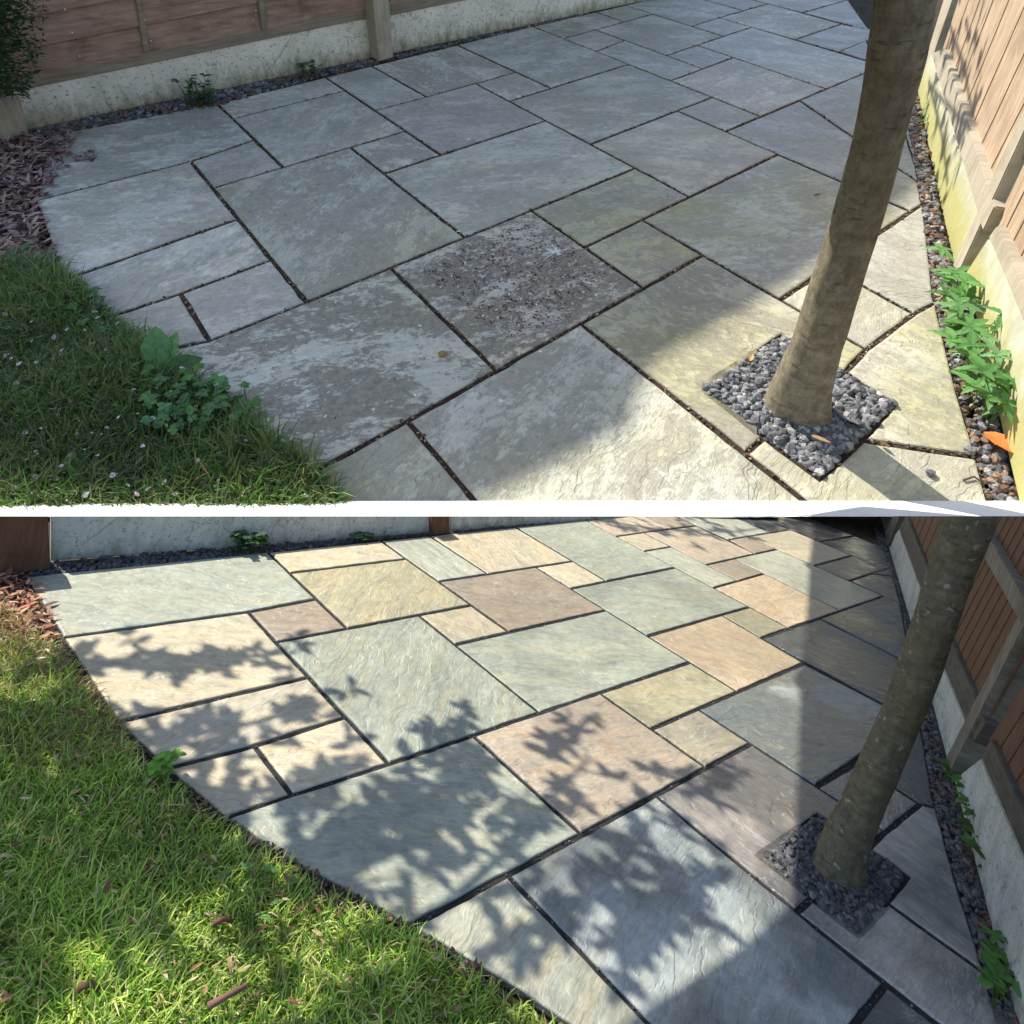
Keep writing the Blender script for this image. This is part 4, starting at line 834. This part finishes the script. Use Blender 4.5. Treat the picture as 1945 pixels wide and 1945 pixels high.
# single fallen things
def single(pl,name,label,cat,x,y,ang,Ln,w,c,el=.1,shape=LEAF_SH,h=.008):
    V=[];Fc=[];A=[]; a=math.radians(ang); d=(pl.rt*math.cos(a)+pl.fw*math.sin(a))*math.cos(el)+pl.up*math.sin(el); nn=(pl.up-d*d.dot(pl.up)).normalized()
    o_=pl.g(x,y,h*pl.s); leafgeo(V,Fc,A,o_,d,nn,Ln*pl.s,Ln*pl.s*w,(*c,1),shape,.35,curl=-.1); o=raw(name,V,Fc,M['litter'],False,{'tint':A},loc=o_); return tag(o,label,cat)
single(UP,'fallen_leaf','big orange dead leaf on the chippings at the bottom right','leaf',1868,820,-68,.13,.55,(.62,.19,.05),h=.02)
single(UP,'fallen_leaf','small orange leaf on the grey chippings left of the trunk','leaf',1424,686,60,.03,.5,(.65,.33,.12),h=.03)
single(UP,'fallen_leaf','tan leaf scrap on the chippings below the trunk','leaf',1540,826,-45,.05,.3,(.32,.2,.11),h=.03)
single(UP,'fallen_leaf','curled brown scrap on the slab under the leafy weed','leaf',1670,838,-60,.03,.5,(.12,.07,.04))
single(UP,'fallen_leaf','dry brown leaf on the green slab left of the trunk','leaf',1545,372,10,.035,.5,(.22,.09,.05))
def pebble(pl,label,x,y,r,c,name='pebble'):
    bm=bmesh.new(); ctr=pl.g(x,y,r*pl.s*.5); bmesh.ops.create_icosphere(bm,subdivisions=3,radius=r*pl.s,matrix=Matrix.Translation(ctr))
    for v in bm.verts:
        d=v.co-ctr; v.co=ctr+d*(1+.35*noise.noise(d*(1.6/r/pl.s)+ctr))-pl.up*d.dot(pl.up)*.35
    m_=simple('pebble stone '+str(x),tuple(q*.7 for q in c),c,30,.7,.4); return tag(link(name,bm,m_,smooth=False),label,'stone')
pebble(UP,'grey chip of slate lying on the sunlit slab above the bottom right crack',1843,855,.014,(.2,.2,.2)); pebble(UP,'small grey stone on the sunlit slab near the lower trunk shadow',1768,898,.011,(.14,.14,.15))
pebble(UP,'little yellow brown snail like stone on the large grimy slab',840,672,.012,(.30,.21,.08))
def twig(pl,label,pp,r,c):
    bm=bmesh.new(); pts=[pl.g(x,y,h*pl.s) for x,y,h in pp]; tube(bm,pts,[r*pl.s*(1-.5*i/len(pts)) for i in range(len(pts))],7)
    m_=simple('twig bark '+str(pp[0][0]),tuple(q*.6 for q in c),c,40,.8,.5); return tag(link('twig',bm,m_,smooth=True),label,'twig')
twig(LO,'dark stick lying in the sunlit lawn near the bottom',[(395,1912,.045),(425,1895,.05),(468,1872,.055)],.008,(.20,.11,.08))
twig(LO,'short broken stick in the lawn, lower left corner',[(150,1878,.04),(172,1868,.05),(188,1880,.04)],.009,(.12,.06,.04))
twig(LO,'dark curl of bark in the middle of the sunlit lawn',[(405,1755,.04),(425,1745,.05),(442,1750,.04)],.007,(.16,.06,.05))
twig(UP,'thin dark twig on the sunlit slab at the bottom right',[(1830,912,.004),(1850,905,.006),(1868,918,.004)],.003,(.1,.07,.05))
# bird droppings are splashes lying on the stone
def splash(pl,label,x,y,R,seed):
    r=random.Random(seed); bm=bmesh.new(); n=26; vv=[]; cxy=pl.loc(pl.g(x,y))
    for k in range(n):
        a=6.283*k/n; q=R*pl.s*(r.uniform(.25,1.25) if k%2 else r.uniform(.2,.5)); vv.append(bm.verts.new(pl.wo(cxy[0]+math.cos(a)*q,cxy[1]+math.sin(a)*q,.0022*pl.s)))
    c_=bm.verts.new(pl.wo(cxy[0],cxy[1],.004*pl.s))
    for k in range(n): bm.faces.new((vv[k],vv[(k+1)%n],c_))
    return tag(link('bird_dropping',bm,M['dropping'],smooth=False),label,'bird dropping','bird droppings')
M['dropping']=simple('chalky white',(.55,.55,.52),(.85,.85,.83),60,.8,0)
for q in ((UP,'largest white starry dropping at the top corner of the central stained slab',1053,478,.055,1),(UP,'white dropping by the right edge of the central stained slab',1118,538,.016,2),(UP,'white dropping just below the crossing of two joints',1027,668,.012,3),(UP,'white dropping on the upper left slab joint by the two large slabs',890,265,.018,4),(UP,'little white dropping on the big slab beside the dock leaves',585,772,.012,5),(UP,'white dropping on the slab above the sunlit corner',952,762,.014,6),(UP,'small white dropping on the lower left of the big grimy slab',710,778,.011,7),(UP,'white dropping left of the tree pit near the long joint',1175,665,.013,8)): splash(*q)
# dark conifer in the top left corner
e=empty('conifer',UP.g(-30,262),'dark green conifer filling the top left corner','conifer'); V=[];Fc=[];A=[]; r=random.Random(5)
cz=UP.g(20,262)
for k in range(5200):
    an=r.uniform(0,6.283); x=r.gauss(0,36); y=r.uniform(-60,182); lim=78-max(0,(y-60))*.28
    xx=min(-40+abs(r.gauss(0,1))*50,lim+r.uniform(-4,10)*1.); 
    c0=UP.onp(xx,y+r.uniform(-3,6),cz+UP.rt*0-UP.fw*r.uniform(.02,.9),UP.fw)
    d=Vector((r.gauss(0,1),r.gauss(0,1),r.gauss(0,1))).normalized(); nn=d.orthogonal().normalized(); l=.03*s1*r.uniform(.5,1.2); t=r.choice([(.02,.05,.018),(.03,.075,.025),(.045,.09,.03)])
    leafgeo(V,Fc,A,c0,d,nn,l,l*.3,(*t,1),[(0,.1),(.4,.5),(1,0)])
raw('foliage',V,Fc,M['leaf'],False,{'tint':A},parent=e)
bm=bmesh.new(); tube(bm,[UP.g(-70,262),UP.g(-70,262)+UP.up*1.9*s1],[.07*s1,.03*s1],12); link('trunk',bm,M['bark_up_plain'] if 'bark_up_plain' in M else M['rail_up'],parent=e)
# ------------------------------------------------------------------ what shades the gardens from outside the picture
def tmin(P_,k=.50):
    d=P_-CAM; y=by.dot(d); z=-bz.dot(d); sy=by.dot(SUN); sz=-bz.dot(SUN)
    return max((k*z-y)/(sy-k*sz),.8)
def shade(pl,name,label,pp,t,th=.02,tilt=0.):
    """added unseen sail stretched across the sun's path; pp: corners of the shadow it drops"""
    P_=[pl.g(x,y)+SUN*(t or tmin(pl.g(x,y),.52)) for x,y in pp]; bm=bmesh.new(); quad_prism(bm,P_,SUN*th); bmesh.ops.triangulate(bm,faces=[f for f in bm.faces if len(f.verts)>4])
    return tag(link(name,bm,M['caster']),label,'shade sail','shade casters')
shade(UP,'shade_caster','added unseen shade sail high over the dirty patio',[(-900,990),(878,978),(1072,778),(1130,770),(1196,815),(1215,760),(1245,690),(1450,572),(1600,470),(1700,395),(1756,345),(1735,150),(1715,40),(1700,-150),(300,-200),(-900,150)],22.,.05)
arc=[(1505,1712),(1475,1742),(1420,1790),(1350,1838),(1270,1888),(1180,1945),(1100,2010)]
shade(LO,'shade_caster','added unseen shade sail high over the right side of the clean patio',[(1545,990),(1541,1040),(1537,1066),(1526,1071),(1537,1080),(1532,1180),(1522,1262),(1505,1292),(1520,1310),(1516,1440),(1511,1600)]+arc+[(1130,2050),(2900,2400),(2700,1420),(2300,1200),(1990,1110),(1750,1030),(1660,1000)],None)
# leafy boughs that dapple the clean patio
tr=empty('shade_tree',LO.wo(-3.2,1.5),'broad leafed tree whose boughs dapple the clean patio, outside the picture','tree')
V=[];Fc=[];A=[]; bm=bmesh.new(); r=random.Random(99)
def bough(pl,path,n,spread,leafl,t0=2.7,t1=3.25,den=1.):
    pts=[pl.g(x,y)+SUN*tmin(pl.g(x,y),.51) for x,y in path]
    tube(bm,pts,[(.010-.007*i/len(pts))*1. for i in range(len(pts))],6)
    for k in range(n):
        f=r.uniform(0,len(pts)-1.001); i=int(f); c=pts[i].lerp(pts[i+1],f-i)
        # side twig with a spray of leaves
        a=r.uniform(0,6.28); off=(pl.rt*math.cos(a)+pl.fw*math.sin(a))*abs(r.gauss(0,spread))
        tip=c+off+SUN*r.uniform(-.03,.15)
        tube(bm,[c,c.lerp(tip,.5)+pl.up*.01,tip],[.0035,.0025,.0015],4)
        for q in range(r.randint(3,7)):
            a2=r.uniform(0,6.28); d=(pl.rt*math.cos(a2)+pl.fw*math.sin(a2)+pl.up*r.uniform(-.4,.3)).normalized(); nn=(pl.up+Vector((r.gauss(0,.4),r.gauss(0,.4),0))); nn=(nn-d*nn.dot(d)).normalized()
            l=leafl*pl.s*r.uniform(.6,1.2); j=r.uniform(.8,1.2)
            leafgeo(V,Fc,A,tip+off*r.uniform(-.35,.1),d,nn,l,l*.55,(.06*j,.14*j,.03*j,1))
Lf=.088
bough(LO,[(60,1290),(230,1260),(400,1255),(560,1240)],44,.06,Lf)
bough(LO,[(60,1420),(280,1410),(450,1380),(600,1340)],50,.055,Lf)
bough(LO,[(150,1500),(400,1520),(560,1490),(700,1440)],26,.05,Lf)
bough(LO,[(560,1730),(700,1640),(830,1560),(900,1440),(870,1360)],62,.075,Lf)
bough(LO,[(560,1700),(640,1590),(760,1530),(840,1520)],34,.06,Lf)
bough(LO,[(700,1800),(850,1720),(960,1620),(1010,1560),(1120,1440)],22,.045,Lf)
bough(LO,[(900,1820),(1040,1750),(1130,1690),(1200,1620),(1250,1540)],24,.05,Lf)
bough(LO,[(1130,1800),(1230,1760),(1260,1720),(1300,1690),(1380,1670)],30,.045,Lf)
bough(LO,[(1040,1440),(1090,1400),(1120,1360)],6,.03,Lf); bough(LO,[(1240,1460),(1330,1500),(1400,1470)],9,.035,Lf)
bough(LO,[(1110,985),(1250,1005),(1400,1010),(1560,985)],52,.10,Lf,3.4,4.)
bough(LO,[(-60,1560),(100,1530),(250,1500),(330,1520)],90,.09,Lf); bough(LO,[(-60,1650),(120,1640),(260,1620),(420,1640)],90,.09,Lf)
bough(LO,[(-80,1800),(60,1780),(180,1700),(320,1730)],60,.08,Lf); bough(LO,[(640,1960),(760,1930),(900,1940)],34,.05,Lf); bough(LO,[(-80,1420),(60,1390),(180,1400)],34,.06,Lf)
raw('foliage',V,Fc,M['leaf'],False,{'tint':A},parent=tr); link('branch',bm,M['rail_lo'],parent=tr)
bm=bmesh.new(); tube(bm,[LO.wo(-3.2,1.5,-.05),LO.wo(-3.1,1.5,1.),LO.wo(-3.,1.55,2.2),LO.wo(-2.6,1.6,2.7)],[.1,.08,.06,.04],12); link('trunk',bm,M['rail_lo'],parent=tr)
# dapple on the upper right fence
tr=empty('shade_tree',UP.wo(9,20),'tall leafy tree beyond the upper fence, outside the picture','tree'); V=[];Fc=[];A=[]; bm=bmesh.new()
def fb(path,n,spread,ll,t0,t1):
    pts=[UP.onp(x,y,P1,nq)+SUN*((t0+t1)/2) for x,y in path]; tube(bm,pts,[.02]*len(pts),6)
    for k in range(n):
        f=r.uniform(0,len(pts)-1.001); i=int(f); c=pts[i].lerp(pts[i+1],f-i)+Vector((r.gauss(0,spread),r.gauss(0,spread),r.gauss(0,spread)))
        for q in range(4):
            d=Vector((r.gauss(0,1),r.gauss(0,1),r.gauss(0,.5))).normalized(); l=ll*r.uniform(.6,1.3); nn=d.orthogonal(); leafgeo(V,Fc,A,c,d,nn,l,l*.5,(.06,.13,.03,1))
fb([(1800,40),(1830,130),(1850,260)],40,.16,.22,7,9); fb([(1765,160),(1790,260),(1800,350)],22,.12,.2,7,9)
tube(bm,[UP.onp(1850,260,P1,nq)+SUN*8,UP.onp(1765,160,P1,nq)+SUN*8],[.02,.02],6)
raw('foliage',V,Fc,M['leaf'],False,{'tint':A},parent=tr); link('branch',bm,M['rail_up'],parent=tr)
